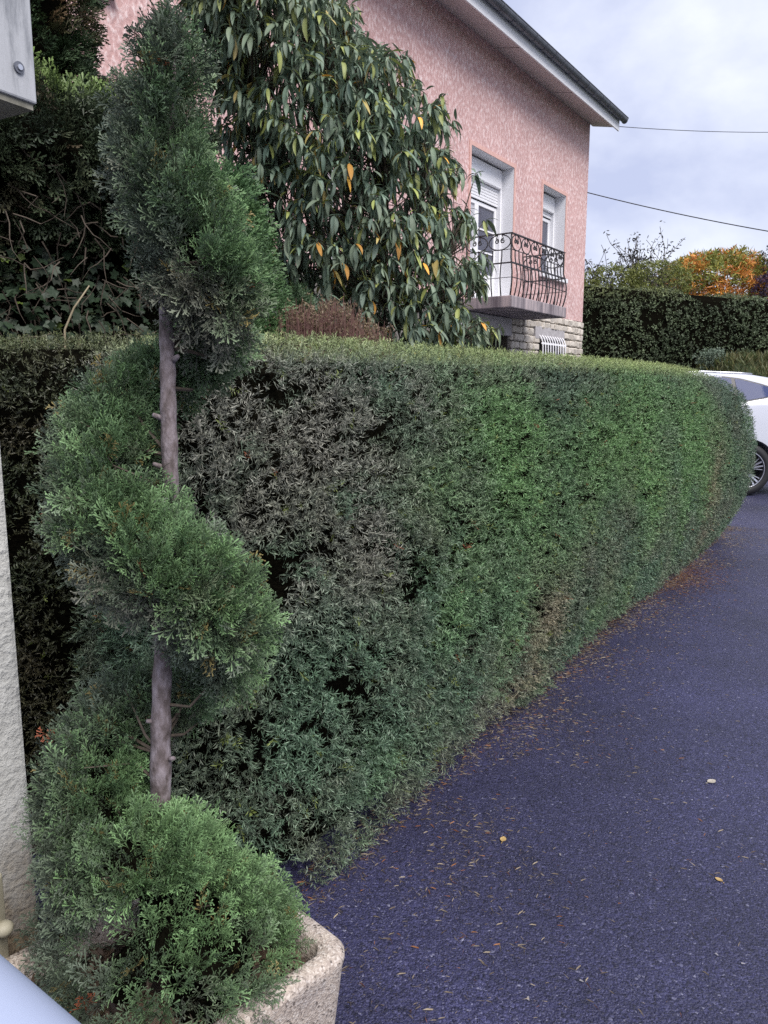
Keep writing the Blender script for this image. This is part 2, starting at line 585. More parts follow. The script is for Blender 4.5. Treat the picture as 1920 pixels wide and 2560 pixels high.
# needle rosette of a yew shoot, axis +Z
def yew_protos(k=9, nn=11, L=0.0195, w=0.0028):
    out = []
    for j in range(k):
        V, T, tip = [], [], []
        comb = j % 3 != 0
        bend = rng.normal(0, .25, 2)
        for i in range(nn):
            ph = i * 2.399 + rng.random() * 0.7
            el = R(rng.uniform(18, 78)) if i > 1 else R(rng.uniform(2, 20))
            b0 = np.array([0, 0, rng.uniform(-0.008, 0.012)])
            if comb:
                ph = (0 if i % 2 else math.pi) + rng.normal(0, .38)
                el = R(rng.uniform(35, 66)) if i < nn - 2 else R(rng.uniform(4, 22))
                zz = -.018 + .042 * i / nn
                b0 = np.array([bend[0] * zz, bend[1] * zz, zz])
            d = np.array([math.cos(ph) * math.sin(el), math.sin(ph) * math.sin(el), math.cos(el)])
            l = L * rng.uniform(0.75, 1.15)
            side = np.cross(d, np.array([0, 0, 1.0])); side /= np.linalg.norm(side) + 1e-9
            ro = rng.uniform(-0.9, 0.9)
            up = np.cross(side, d)
            side = side * math.cos(ro) + up * math.sin(ro)
            mid = b0 + d * l * 0.45 + up * l * 0.06
            tp = b0 + d * l - up * l * 0.05
            n0 = len(V)
            V += [b0, mid + side * w / 2, tp, mid - side * w / 2]
            tip += [0, 0.6, 1, 0.6]
            T += [(n0, n0 + 1, n0 + 2), (n0, n0 + 2, n0 + 3)]
        out.append((np.array(V), np.array(T), np.array(tip)))
    return out

# flat feathery spray of a cypress, axis +Z, unit length, flat in XZ
def spray_protos(k=5, nside=6, sub=3, w=0.042, curve=0.25):
    out = []
    for j in range(k):
        V, T, tip = [], [], []
        def cord(a, b, ww, t0, t1):
            a, b = np.array(a), np.array(b)
            d = b - a
            s = np.cross(d, np.array([0, 1.0, 0])); s /= np.linalg.norm(s) + 1e-9
            mid = a + d * 0.62
            n0 = len(V)
            lift = np.array([0, ww * 0.45, 0])
            mid = a + d * 0.84
            V.extend([a, mid + s * ww * 0.62 + lift, b, mid - s * ww * 0.62 + lift])
            tip.extend([t0, t0 + (t1 - t0) * .7, t1, t0 + (t1 - t0) * .7])
            T.extend([(n0, n0 + 1, n0 + 2), (n0, n0 + 2, n0 + 3)])
        def axis(t):
            return np.array([0.06 * math.sin(t * 2 + j), curve * t * t * (0.4 + 0.3 * (j % 3)), t])
        for i in range(3):
            cord(axis(i / 3), axis((i + 1) / 3), w, 0.05 + 0.25 * i, 0.3 + 0.3 * i)
        for i in range(nside):
            t = 0.12 + 0.78 * i / nside + rng.uniform(-0.03, 0.03)
            sg = 1 if i % 2 else -1
            l = (0.52 - 0.32 * t) * rng.uniform(0.8, 1.2)
            an = R(rng.uniform(34, 52))
            a = axis(t)
            dd = np.array([sg * math.sin(an), rng.uniform(-0.25, 0.35), math.cos(an)])
            e = a + dd * l
            cord(a, e, w, 0.2, 1.0)
            for q in range(sub):
                tt = 0.3 + 0.55 * q / max(sub - 1, 1)
                s2 = 1 if (q + i) % 2 else -1
                an2 = an * sg + s2 * R(rng.uniform(30, 46))
                l2 = l * (0.5 - 0.22 * tt)
                a2 = a + dd * l * tt
                e2 = a2 + np.array([math.sin(an2), rng.uniform(-0.25, 0.4), math.cos(an2)]) * l2
                cord(a2, e2, w * 0.9, 0.35, 1.0)
        out.append((np.array(V), np.array(T), np.array(tip)))
    return out

# twig end with small oval leaves, axis +Z
def leafclump_protos(k=4, nl=6, L=0.5, w=0.26):
    out = []
    for j in range(k):
        V, T, tip = [], [], []
        for i in range(nl):
            ph = i * 2.4 + rng.random()
            el = R(rng.uniform(25, 95))
            d = np.array([math.cos(ph) * math.sin(el), math.sin(ph) * math.sin(el), math.cos(el)])
            b0 = np.array([0, 0, rng.uniform(-0.5, 0.3)])
            s = unit(np.cross(d, rng.normal(size=3)))
            n0 = len(V)
            l = L * rng.uniform(0.7, 1.2)
            V += [b0, b0 + d * l * 0.5 + s * w / 2, b0 + d * l, b0 + d * l * 0.5 - s * w / 2]
            tip += [0, 0.5, 1, 0.5]
            T += [(n0, n0 + 1, n0 + 2), (n0, n0 + 2, n0 + 3)]
        out.append((np.array(V), np.array(T), np.array(tip)))
    return out

YEW = yew_protos(9, 11, 0.0175, 0.0028)
YEWFAR = yew_protos(6, 8, 0.0165, 0.0040)
SPRAY = spray_protos(6, 6, 3, 0.044)
SPRAYLO = spray_protos(4, 6, 2, 0.07)
CLUMP = leafclump_protos()

def foliage(name, protos, P, Z, S, col, mat, parent, tipmix=None, label=None):
    F = frames(Z, rng.uniform(0, 2 * math.pi, len(P)))
    V, T, c = scatter(protos, P, F, S, col, tipmix)
    o = link_mesh(name, tri_mesh(name, V, T, c, mat), parent)
    return tag(o, label=label, kind='stuff')

# ------------------------------------------------------------------ the ground
HD = np.array([math.sin(R(32.7)), math.cos(R(32.7)), 0])       # along the clipped hedge
HN = np.array([math.cos(R(32.7)), -math.sin(R(32.7)), 0])      # out of its face, to the driveway
HB = np.array([-0.10, 2.19, 0.0])                              # a point on its foot
WD = np.array([math.sin(R(34.5)), math.cos(R(34.5)), 0])       # along the house wall
WN = np.array([math.cos(R(34.5)), -math.sin(R(34.5)), 0])
WC = -6.6

def wall(s, o, z):
    return WD * s + WN * (WC + o) + np.array([0, 0, z])

MB().add([(-400, -400, -0.012), (400, -400, -0.012), (400, 600, -0.012), (-400, 600, -0.012)], [(0, 1, 2, 3)]).build('ground', M['grassland'], kind='structure')
g = MB()
a = HB - HD * 0.1 - HN * 0.25; b_ = HB + HD * 7.2 - HN * 0.25
g.add([(-8, -12, 0), (30, -12, 0), (30, 14.2, 0), (5.4, 18.6, 0), (wall(17.9, 0, 0)[0], wall(17.9, 0, 0)[1], 0), (wall(10.6, 0, 0)[0], wall(10.6, 0, 0)[1], 0), (b_[0], b_[1], 0), (a[0], a[1], 0), (-8, a[1], 0)], [tuple(range(9))])
g.build('driveway', M['asphalt'], kind='structure')
# garden bed behind the hedge
g = MB()
w0, w1 = wall(1.0, 0.0, 0), wall(10.5, 0.0, 0)
g.add([(-8, a[1] - 0.02, 0.006), (a[0] + .1, a[1] - 0.02, 0.006), (b_[0] + .1, b_[1], 0.006), (w1[0], w1[1], 0.006), (w0[0], w0[1], 0.006), (-8, 4, 0.006)], [tuple(range(6))])
g.build('garden_bed', M['soil'], kind='structure')

# ------------------------------------------------------------------ grassy bank behind the car
def bank_z(x, y):
    t = np.clip((y - 14.0) / 3.6, 0, 1)
    k = np.clip((x - 6.9) / 1.1, 0, 1)
    return 2.05 * t * t * (3 - 2 * t) * (.62 + .38 * k * k * (3 - 2 * k))
xs = np.linspace(5.3, 34, 40); ys = np.concatenate([np.linspace(13.9, 18.5, 24), np.linspace(19.5, 60, 8)])
g = MB()
V = [(x, y, bank_z(x, y) - 0.004 + 0.05 * math.sin(x * 1.7 + y)) if y > 14.2 else (x, y, -0.03) for y in ys for x in xs]
F = [(j * 40 + i, j * 40 + i + 1, (j + 1) * 40 + i + 1, (j + 1) * 40 + i) for j in range(len(ys) - 1) for i in range(39)]
g.add(V, F).build('grass_bank', M['grassland'], smooth=True, kind='structure')
n = 9000
x = rng.uniform(5.5, 13.5, n); y = rng.uniform(15.6, 19.2, n)
P = np.stack([x, y, bank_z(x, y) - 0.02], 1)
blade = [(np.array([[-.02, 0, 0], [.02, 0, 0], [0.0, .1, .6], [.03, .35, 1.0]]), np.array([(0, 1, 2), (1, 3, 2)]), np.array([0, 0, .6, 1.])),
         (np.array([[-.02, 0, 0], [.02, 0, 0], [0.02, -.12, .6], [.0, -.4, .9]]), np.array([(0, 1, 2), (1, 3, 2)]), np.array([0, 0, .6, 1.]))]
Z = np.stack([rng.normal(0, .35, n), rng.normal(0, .35, n), np.ones(n)], 1)
col = lerpc((0.07, 0.10, 0.035), (0.15, 0.14, 0.06), rng.random(n))
o = foliage('grass', blade, P, Z, rng.uniform(.12, .34, n), col, M['leaf'], None)
tag(o, 'rough olive grass on the bank behind the white car', 'grass')

# ------------------------------------------------------------------ the house
house = empty('pink_house', tuple(wall(17.75, 0, 0)), 0, 'pink roughcast house with stone base, balcony and dark gutter', 'house')
HM = Matrix(((WD[0], WN[0], 0, WN[0] * WC), (WD[1], WN[1], 0, WN[1] * WC), (0, 0, 1, 0), (0, 0, 0, 1)))   # (s, out, z) -> world
# right-handed check: WD x WN = -z, so faces are flipped by mirroring; normals are recalculated where it matters
S0, S1 = 1.0, 17.75
hinv = Matrix.Translation(-Vector(house.location))

def hbuild(mb, name, mat, parent=house, smooth=False, **kw):
    mb.v = [tuple(hinv @ HM @ Vector(p)) for p in mb.v]
    mb.f = [tuple(reversed(f)) for f in mb.f]
    o = mb.build(name, mat, parent, smooth, **kw)
    return o

def holed(mb, s0, s1, z0, z1, holes, o):
    ss = sorted({s0, s1, *[h[0] for h in holes], *[h[1] for h in holes]})
    zz = sorted({z0, z1, *[h[2] for h in holes], *[h[3] for h in holes]})
    ss = [s for s in ss if s0 <= s <= s1]; zz = [z for z in zz if z0 <= z <= z1]
    for i in range(len(ss) - 1):
        for j in range(len(zz) - 1):
            cs, cz = (ss[i] + ss[i + 1]) / 2, (zz[j] + zz[j + 1]) / 2
            if any(h[0] < cs < h[1] and h[2] < cz < h[3] for h in holes):
                continue
            mb.add([(ss[i], o, zz[j]), (ss[i + 1], o, zz[j]), (ss[i + 1], o, zz[j + 1]), (ss[i], o, zz[j + 1])], [(0, 1, 2, 3)])

PL = 2.98
DOOR = (12.2, 13.89, 3.02, 5.515)
WIN = (15.25, 16.47, 3.80, 5.515)
CELL = (15.15, 16.55, 1.50, 2.47)
UND = (11.9, 13.85, 0.0, 2.45)
LEFTWIN = (2.6, 5.0, 5.12, 6.6)
mb = MB()
holed(mb, S0, S1, PL, 7.5, [DOOR, WIN, LEFTWIN], 0.0)
mb.add([(S1, 0, 0), (S1, -9, 0), (S1, -9, 7.5), (S1, 0, 7.5)], [(0, 1, 2, 3)])
mb.add([(S0, 0, 0), (S0, -9, 0), (S0, -9, 7.5), (S0, 0, 7.5)], [(3, 2, 1, 0)])
mb.add([(S0, -9, 0), (S1, -9, 0), (S1, -9, 7.5), (S0, -9, 7.5)], [(3, 2, 1, 0)])
hbuild(mb, 'wall', M['pink'])
mb = MB()
holed(mb, S0, S1 - 0.01, 0.0, PL, [CELL, UND], -0.035)
basewall = hbuild(mb, 'stone_base', M['mortar'])

def reveal(h, depth, mat, name='reveal', o0=0.0, parent=house):
    s0, s1, z0, z1 = h
    mb = MB()
    mb.add([(s1, o0, z0), (s1, -depth, z0), (s1, -depth, z1), (s1, o0, z1)], [(0, 1, 2, 3)])
    mb.add([(s0, o0, z0), (s0, -depth, z0), (s0, -depth, z1), (s0, o0, z1)], [(3, 2, 1, 0)])
    mb.add([(s0, o0, z1), (s0, -depth, z1), (s1, -depth, z1), (s1, o0, z1)], [(3, 2, 1, 0)])
    mb.add([(s0, o0, z0), (s0, -depth, z0), (s1, -depth, z0), (s1, o0, z0)], [(0, 1, 2, 3)])
    return hbuild(mb, name, mat, parent)

def surround(h, w=0.07, bottom=False, parent=house):
    s0, s1, z0, z1 = h
    mb = MB()
    t = 0.014
    mb.box((s0 - w, -0.01, z0), (s0 - .001, t, z1 + w))
    mb.box((s1 + .001, -0.01, z0), (s1 + w, t, z1 + w))
    mb.box((s0 - .001, -0.01, z1 + .001), (s1 + .001, t - .001, z1 + w - .001))
    return hbuild(mb, 'surround', M['surround'], parent)

# balcony door
depth = 0.34
def make_opening(h, kind):
    s0, s1, z0, z1 = h
    root = surround(h)
    root.name = 'door_surround' if kind == 'door' else 'window_surround'
    reveal(h, depth, M['white'])
    o = -depth + 0.02
    # shutter box
    zb = z1 - (0.36 if kind == 'door' else 0.34)
    mb = MB(); mb.box((s0 + .06, o - .02, zb), (s1 - .06, o + .10, z1 - .03), bev=.012); hbuild(mb, 'shutter_box', M['pvc'])
    mb = MB(); mb.box((s0 + .05, o - .03, z1 - .029), (s1 - .05, o + .05, z1 - .002)); hbuild(mb, 'shadow_gap', M['dark'])
    # guide rails
    for sa, sb in ((s0 + .002, s0 + .06), (s1 - .06, s1 - .002)):
        mb = MB(); mb.box((sa, o - .02, z0 + .02), (sb, o + .085, z1 - .03), bev=.006); hbuild(mb, 'guide_rail', M['pvc'])
    # lowered slats
    ns = 6 if kind == 'door' else 2
    for k in range(ns):
        z = zb - .004 - .052 * (k + 1)
        mb = MB(); mb.box((s0 + .061, o + .004, z), (s1 - .061, o + .030, z + .047), bev=.008); hbuild(mb, 'shutter_slat', M['pvc'])
    zt = zb - .052 * ns - .02
    # frame and leaves
    fr = .07
    mid = (s0 + s1) / 2
    leaves = [(s0 + .062, mid - .002), (mid + .002, s1 - .062)] if kind == 'door' else [(s0 + .062, s1 - .062)]
    zbot = z0 + .03
    for (a0, a1) in leaves:
        mb = MB()
        panel = z0 + .55 if kind == 'door' else zbot + fr
        mb.box((a0, o - .05, zbot), (a0 + fr, o + .002, zt), bev=.008)
        mb.box((a1 - fr, o - .05, zbot), (a1, o + .002, zt), bev=.008)
        mb.box((a0 + fr + .0005, o - .049, zt - fr), (a1 - fr - .0005, o + .001, zt), bev=.008)
        mb.box((a0 + fr + .0005, o - .049, zbot), (a1 - fr - .0005, o + .001, panel), bev=.008)
        f = hbuild(mb, 'sash', M['pvc'])
        f2 = Matrix.Identity(4)
        ga, gb, gz0, gz1 = a0 + fr, a1 - fr, panel, zt - fr
        nb = 3 if kind == 'door' else 2
        for k in range(nb):
            z_0 = gz0 + (gz1 - gz0) * k / nb + .008; z_1 = gz0 + (gz1 - gz0) * (k + 1) / nb - .008
            mb = MB(); mb.box((ga - .003, o - .034, z_0 - .02), (gb + .003, o - .026, z_1 + .02)); p = hbuild(mb, 'pane', M['curtained'] if (kind == 'door' and a0 < mid - .3) else M['glass']); p.parent = f
            if k:
                mb = MB(); mb.box((ga - .004, o - .022, z_0 - .022), (gb + .004, o - .006, z_0 + .006)); p = hbuild(mb, 'glazing_bar', M['pvc']); p.parent = f
    mb = MB(); mb.box((s0, -.5, z0), (s1, -.48, z1)); hbuild(mb, 'room_backing', M['dark'])
    # curtain behind the glass
    return root
make_opening(DOOR, 'door')
make_opening(WIN, 'window')
mb = MB(); mb.box((WIN[0] - .08, -.30, WIN[2] - .09), (WIN[1] + .08, .09, WIN[2] + .002), bev=.01); hbuild(mb, 'window_sill', M['white'])
# window at the far left, only its terracotta sill shows
reveal(LEFTWIN, .25, M['white'])
mb = MB(); mb.box((LEFTWIN[0], -.26, LEFTWIN[2]), (LEFTWIN[1], -.24, LEFTWIN[3])); hbuild(mb, 'window_glass', M['glass'])
mb = MB(); mb.box((LEFTWIN[0] - .1, -.2, LEFTWIN[2] - .05), (LEFTWIN[1] + .1, .10, LEFTWIN[2] + .001), bev=.01); hbuild(mb, 'terracotta_sill', M['terracotta'])

# basement: lintel, porch recess and door
mb = MB(); mb.box((11.6, -.05, 2.45), (13.87, .05, 2.78), bev=.012); hbuild(mb, 'porch_lintel', M['lintel'])
mb = MB()
mb.add([(13.85, -.03, 0), (13.85, -1.2, 0), (13.85, -1.2, 2.45), (13.85, -.03, 2.45)], [(0, 1, 2, 3)])
mb.add([(11.9, -.03, 0), (11.9, -1.2, 0), (11.9, -1.2, 2.45), (11.9, -.03, 2.45)], [(3, 2, 1, 0)])
mb.add([(11.9, -1.2, 0), (13.85, -1.2, 0), (13.85, -1.2, 2.45), (11.9, -1.2, 2.45)], [(0, 1, 2, 3)])
mb.add([(11.9, -.03, 2.449), (13.85, -.03, 2.449), (13.85, -1.2, 2.449), (11.9, -1.2, 2.449)], [(0, 1, 2, 3)])
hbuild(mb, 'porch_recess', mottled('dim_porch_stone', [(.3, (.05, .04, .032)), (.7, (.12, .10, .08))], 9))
mb = MB(); mb.box((11.95, -.60, .05), (12.75, -.52, 2.2), bev=.01); hbuild(mb, 'basement_door', M['white'])
# cellar window
reveal(CELL, .3, M['lintel'], 'cellar_reveal', -.035)
mb = MB(); mb.box((CELL[0], -.32, CELL[2]), (CELL[1], -.30, CELL[3])); hbuild(mb, 'cellar_window', M['dark'])
mb = MB(); mb.box((CELL[0] - .12, -.03, CELL[3]), (CELL[1] + .05, .035, CELL[3] + .26), bev=.012); hbuild(mb, 'cellar_lintel', M['lintel'])
ns = 10
for k in range(ns):
    s = CELL[0] + .08 + (CELL[1] - CELL[0] - .16) * k / (ns - 1)
    mb = MB(); mb.tube([(s, .015, 2.56), (s, .07, 2.50), (s, .11, 2.40), (s, .12, 2.1), (s, .10, 1.5)], .0135, 6)
    hbuild(mb, 'grille_bar', M['white'], smooth=True)
mb = MB(); mb.box((CELL[0] + .03, .098, 2.36), (CELL[1] - .03, .114, 2.40)); hbuild(mb, 'grille_rail', M['white'])

# stones of the base, each a part of the base wall
def stone_mesh(w, h, seed):
    r = random.Random(seed)
    bm = bmesh.new()
    bmesh.ops.create_cube(bm, size=1)
    for v in bm.verts:
        v.co = Vector((v.co.x * w, v.co.y * .11, v.co.z * h))
    bmesh.ops.bevel(bm, geom=bm.edges[:], offset=min(w, h) * .16, segments=1, affect='EDGES')
    for v in bm.verts:
        v.co += Vector((r.uniform(-1, 1) * .008, r.uniform(-1, 1) * .014, r.uniform(-1, 1) * .008))
    me = bpy.data.meshes.new('stone')
    bm.to_mesh(me); bm.free()
    me.materials.append(M['stone'])
    return me
widths = [.14, .17, .20, .23, .27, .31]
smesh = {(w, q): stone_mesh(w - .020, .132, int(w * 100) * 7 + q) for w in widths for q in range(3)}
rot = math.atan2(WD[1], WD[0])
z = 1.62
row = 0
while z + .15 <= PL + .01:
    s = 13.87 + (.0 if row % 2 else -.0)
    while s < S1 - .02:
        w = random.choice(widths)
        if s + w > S1 - .10:
            w = None
            rem = S1 - s
            w = min(widths, key=lambda q: abs(q - rem))
        cs, cz = s + w / 2, z + .075
        blocked = (CELL[0] - .03 < cs < CELL[1] + .03 and cz < CELL[3]) or (CELL[0] - .18 < cs < CELL[1] + .1 and CELL[3] - .02 < cz < CELL[3] + .28)
        if not blocked:
            o = link_mesh('stone', smesh[(w, random.randrange(3))], basewall)
            p = hinv @ Vector(wall(cs, -.015 + random.uniform(-.008, .012), cz))
            o.location = p
            o.rotation_euler = (0, random.uniform(-.02, .02), rot)
        s += w
    z += .151
    row += 1
# stones turning the corner
z = 1.62
while z + .15 <= PL + .01:
    o = link_mesh('stone', smesh[(.23, row % 3)], basewall)
    o.location = hinv @ Vector(wall(S1 - .03, -.13, z + .075)); o.rotation_euler = (0, 0, rot + R(90))
    z += .151; row += 1

# eave: soffit boards, fascia, gutter, roof
OH = .56
sb = [17.93, 15.45, 13.0, 10.55, 8.1, 5.65, 3.2, 1.0]
for k in range(len(sb) - 1):
    mb = MB()
    a0, a1 = sb[k + 1] + .016, sb[k] - .016
    mb.add([(a0, .0, 7.29), (a1, .0, 7.29), (a1, OH, 7.17), (a0, OH, 7.17), (a0, .0, 7.32), (a1, .0, 7.32), (a1, OH, 7.20), (a0, OH, 7.20)],
           [(0, 1, 2, 3), (7, 6, 5, 4), (0, 4, 5, 1), (1, 5, 6, 2), (2, 6, 7, 3), (3, 7, 4, 0)])
    hbuild(mb, 'soffit_board', M['soffit'])
mb = MB(); mb.box((1.0, .0, 7.33), (17.9, OH - .01, 7.36)); hbuild(mb, 'eave_backing', M['dark'])
mb = MB(); mb.box((1.0, OH + .001, 7.10), (17.97, OH + .03, 7.34), bev=.004); hbuild(mb, 'fascia', M['white'])
# half-round gutter with seams
mb = MB()
prof = [(math.pi + math.pi * q / 10) for q in range(11)]
gr_ = .085
go, gz = OH + .03 + gr_, 7.36
V, F = [], []
for s in (1.0, 18.05):
    for an in prof:
        V.append((s, go + gr_ * math.cos(an), gz + gr_ * math.sin(an)))
    for an in reversed(prof):
        V.append((s, go + (gr_ - .006) * math.cos(an), gz + (gr_ - .006) * math.sin(an)))
nP = 22
for q in range(nP):
    F.append((q, (q + 1) % nP, nP + (q + 1) % nP, nP + q))
F.append(tuple(range(nP - 1, -1, -1))); F.append(tuple(range(nP, 2 * nP)))
mb.add(V, F)
mb.tube([(1.0, go + gr_, gz + .004), (18.05, go + gr_, gz + .004)], .010, 6)
gut = hbuild(mb, 'gutter', M['zinc'])
s = 17.7
while s > 9:
    mb = MB()
    mb.tube([(s, go + (gr_ + .004) * math.cos(an), gz + (gr_ + .004) * math.sin(an)) for an in prof], .007, 5)
    o = hbuild(mb, 'gutter_bracket', M['zinc'])
    o.parent = gut
    s -= .42
mb = MB(); mb.tube([(18.049, go, gz - .03), (18.06, go, gz - .03)], .07, 14); hbuild(mb, 'gutter_end_cap', M['zinc'])
mb = MB()
for (o0, z0_, o1, z1_) in ((OH + .06, 7.42, -4.5, 9.6), (-4.5, 9.6, -9.6, 7.1)):
    mb.add([(S0 - .1, o0, z0_), (18.0, o0, z0_), (18.0, o1, z1_), (S0 - .1, o1, z1_), (S0 - .1, o0, z0_ - .06), (18.0, o0, z0_ - .06), (18.0, o1, z1_ - .06), (S0 - .1, o1, z1_ - .06)],
           [(0, 1, 2, 3), (7, 6, 5, 4), (0, 4, 5, 1), (1, 5, 6, 2), (2, 6, 7, 3), (3, 7, 4, 0)])
mb.add([(S1, 0, 7.5), (S1, -9, 7.3), (S1, -4.5, 9.5)], [(0, 1, 2)])
mb.add([(S0, 0, 7.5), (S0, -9, 7.3), (S0, -4.5, 9.5)], [(2, 1, 0)])
hbuild(mb, 'roof', M['rooftile'])
# downpipe
mb = MB(); mb.tube([(8.27, .09, 7.3), (8.27, .07, 7.0), (8.27, .07, .1)], .042, 12); hbuild(mb, 'downpipe', M['pvc'], smooth=True)
for z in (6.6, 4.6, 2.6):
    mb = MB(); mb.box((8.22, 0, z), (8.32, .118, z + .03)); hbuild(mb, 'pipe_clip', M['zinc'])

# balcony slab and railing
B0, B1, BO, BZ0, BZ1 = 12.03, 14.45, .90, 2.79, 2.985
mb = MB(); mb.box((B0, -.02, BZ0), (B1, BO, BZ1), bev=.015); hbuild(mb, 'balcony_slab', M['slab'])
RT = BZ1 + 1.0
railing = MB()
ri = .06
path = [(B0 + ri, .0), (B0 + ri, BO - ri), (B1 - ri, BO - ri), (B1 - ri, .0)]
def outw(i):     # outward direction for each run
    return [(-1, 0), (0, 1), (1, 0)][i]
def belly(u):    # u height 0..1 of the rail
    return .05 * math.sin(min(max((u) / .62, 0), 1) * math.pi)
def rail_at(name, z, w, h, bl, mat):
    mb = MB()
    pts = [(path[0][0] - bl, 0.0), (path[1][0] - bl, path[1][1] + bl), (path[2][0] + bl, path[2][1] + bl), (path[3][0] + bl, 0.0)]
    for (p, q) in zip(pts[:-1], pts[1:]):
        lo = (min(p[0], q[0]) - w / 2, min(p[1], q[1]) - w / 2, z - h / 2); hi = (max(p[0], q[0]) + w / 2, max(p[1], q[1]) + w / 2, z + h / 2)
        eps = .0007 * (1 if p[0] == q[0] else 0)
        mb.box((lo[0] + eps, lo[1], lo[2] + eps), (hi[0] - eps, hi[1], hi[2] - eps))
    return hbuild(mb, name, mat)
toprail = rail_at('top_rail', RT, .045, .018, 0, M['iron'])
for (u, h) in ((.745, .010), (.53, .022), (.29, .010)):
    rail_at('cross_rail', BZ1 + u, .016 if h < .02 else .03, h, belly(u), M['iron'])
runs = [(path[0], path[1], 5), (path[1], path[2], 15), (path[2], path[3], 5)]
for ri_, (p, q, nb) in enumerate(runs):
    ox, oy = outw(ri_)
    for k in range(nb + 1):
        t = k / nb
        if k == 0 and ri_ > 0:
            continue
        post = (k in (0, nb))
        topu = .985 if post else .745
        botu = 0.0
        pts = []
        for j in range(9):
            u = botu + (topu - botu) * j / 8
            bl = belly(u)
            bx, by = p[0] + (q[0] - p[0]) * t + ox * bl, p[1] + (q[1] - p[1]) * t + oy * bl
            if post:
                nx, ny = (1 if ri_ == 1 and k == nb else -1 if (ri_ == 0 and k == nb) else 0), 0
                bx += nx * bl if ri_ == 1 else 0
                by += bl if (ri_ == 0 and k == nb) else 0
            pts.append((bx, max(by, .0), BZ1 + u - .004))
        mb = MB(); mb.tube(pts, .011 if not post else .014, 5)
        hbuild(mb, 'baluster', M['iron'], smooth=True)
    # scroll panels under the top rail
    L = math.hypot(q[0] - p[0], q[1] - p[1])
    no = 2 if ri_ != 1 else 6
    for k in range(no):
        t = (k + .5) / no
        cx, cy = p[0] + (q[0] - p[0]) * t + ox * .004, p[1] + (q[1] - p[1]) * t + oy * .004
        dx, dy = (q[0] - p[0]) / L, (q[1] - p[1]) / L
        zc = BZ1 + .865
        hw, hh = L / no * .47, .122
        pts = []
        # one continuous bar: spiral, round the oval, spiral
        def sp(sign):
            out = []
            for j in range(14):
                an = j / 13 * 2.6 * math.pi
                r_ = .012 + .030 * j / 13
                out.append((sign * (hw * .28) + sign * r_ * math.cos(an + math.pi) * 1.0, .022 + r_ * math.sin(an)))
            return out
        left = sp(-1)
        oval = []
        for j in range(27):
            an = math.pi / 2 + .18 + (2 * math.pi - .36) * j / 26
            oval.append((hw * math.cos(an), hh * math.sin(an)))
        right = sp(1)
        for seq, r_ in ((oval, .010), (left, .010), (right, .010)):
            mb = MB()
            mb.tube([(cx + dx * a_, cy + dy * a_, zc + b2) for (a_, b2) in seq], r_, 5)
            o = hbuild(mb, 'scroll' if seq is not oval else 'oval_ring', M['iron'], smooth=True)
        for sg, seq in ((-1, left), (1, right)):
            mb = MB()
            e = seq[-1]
            mb.tube([(cx + dx * e[0], cy + dy * e[0], zc + e[1]), (cx + dx * sg * hw * .2, cy + dy * sg * hw * .2, zc + hh * .98)], .0065, 5)
            hbuild(mb, 'scroll_stem', M['iron'])

# overhead wires
def wire(name, a, b, sag, r, label):
    mb = MB()
    pts = []
    for i in range(25):
        t = i / 24
        p = np.array(a) * (1 - t) + np.array(b) * t
        p[2] -= sag * 4 * t * (1 - t)
        pts.append(p)
    o = mb.build(name, M['iron'], smooth=True) if False else mb.tube(pts, r, 6).build(name, M['iron'], smooth=True)
    return tag(o, label, 'cable')
wire('overhead_wire', wall(17.98, OH + .03, 7.2), on_y(2100, 252, 24), .25, .007, 'thin pale overhead wire running from the end of the house gutter')
wire('overhead_wire', wall(17.74, -.02, 5.85), on_y(2150, 565, 15), .16, .011, 'dark overhead cable fixed to the corner of the pink wall')

# ------------------------------------------------------------------ swept hedges
def hedge_env(A, d, nrm, L, prof, r0, r1, nt_=60):
    """prof(t)-> list of (offset along nrm, z); closed solid with rounded ends"""
    rows = []
    for i in range(nt_ + 1):
        t = i / nt_
        s = t * L
        pr = prof(t)
        oc = sum(p[0] for p in pr) / len(pr)
        w = 1.0
        if s < r0: w = math.sqrt(max(0.0, 1 - ((r0 - s) / r0) ** 2.4)) * .98 + .02
        if s > L - r1: w = min(w, math.sqrt(max(0.0, 1 - ((s - L + r1) / r1) ** 2.4)) * .98 + .02)
        rows.append([A + d * s + nrm * (oc + (p[0] - oc) * w) + np.array([0, 0, p[1] * (0.93 + .07 * w)]) for p in pr])
    m = len(rows[0])
    V = [p for r_ in rows for p in r_]
    F = []
    for i in range(nt_):
        for k in range(m - 1):
            F.append((i * m + k, (i + 1) * m + k, (i + 1) * m + k + 1, i * m + k + 1))
    F.append(tuple(range(m - 1, -1, -1)))
    F.append(tuple(nt_ * m + k for k in range(m)))
    # orient outward
    c = np.mean(V, axis=0)
    vol = 0.0
    for f in F:
        for k in range(1, len(f) - 1):
            vol += np.dot(V[f[0]] - c, np.cross(V[f[k]] - c, V[f[k + 1]] - c))
    if vol < 0:
        F = [tuple(reversed(q)) for q in F]
    return np.array(V), F

def shrink(V, F, d):
    N = np.zeros_like(V)
    for f in F:
        if len(f) > 4: continue
        n_ = np.cross(V[f[1]] - V[f[0]], V[f[2]] - V[f[0]])
        if len(f) == 4: n_ = n_ + np.cross(V[f[2]] - V[f[0]], V[f[3]] - V[f[0]])
        for i in f: N[i] += n_
    un = unit(N)
    dd_ = d * (1 - .55 * np.clip(un[:, 2:3], 0, 1)) if np.isscalar(d) else d[:, None] * (1 - .55 * np.clip(un[:, 2:3], 0, 1))
    out = V - un * dd_
    out[:, 2] = np.maximum(out[:, 2], 0.0)
    return out

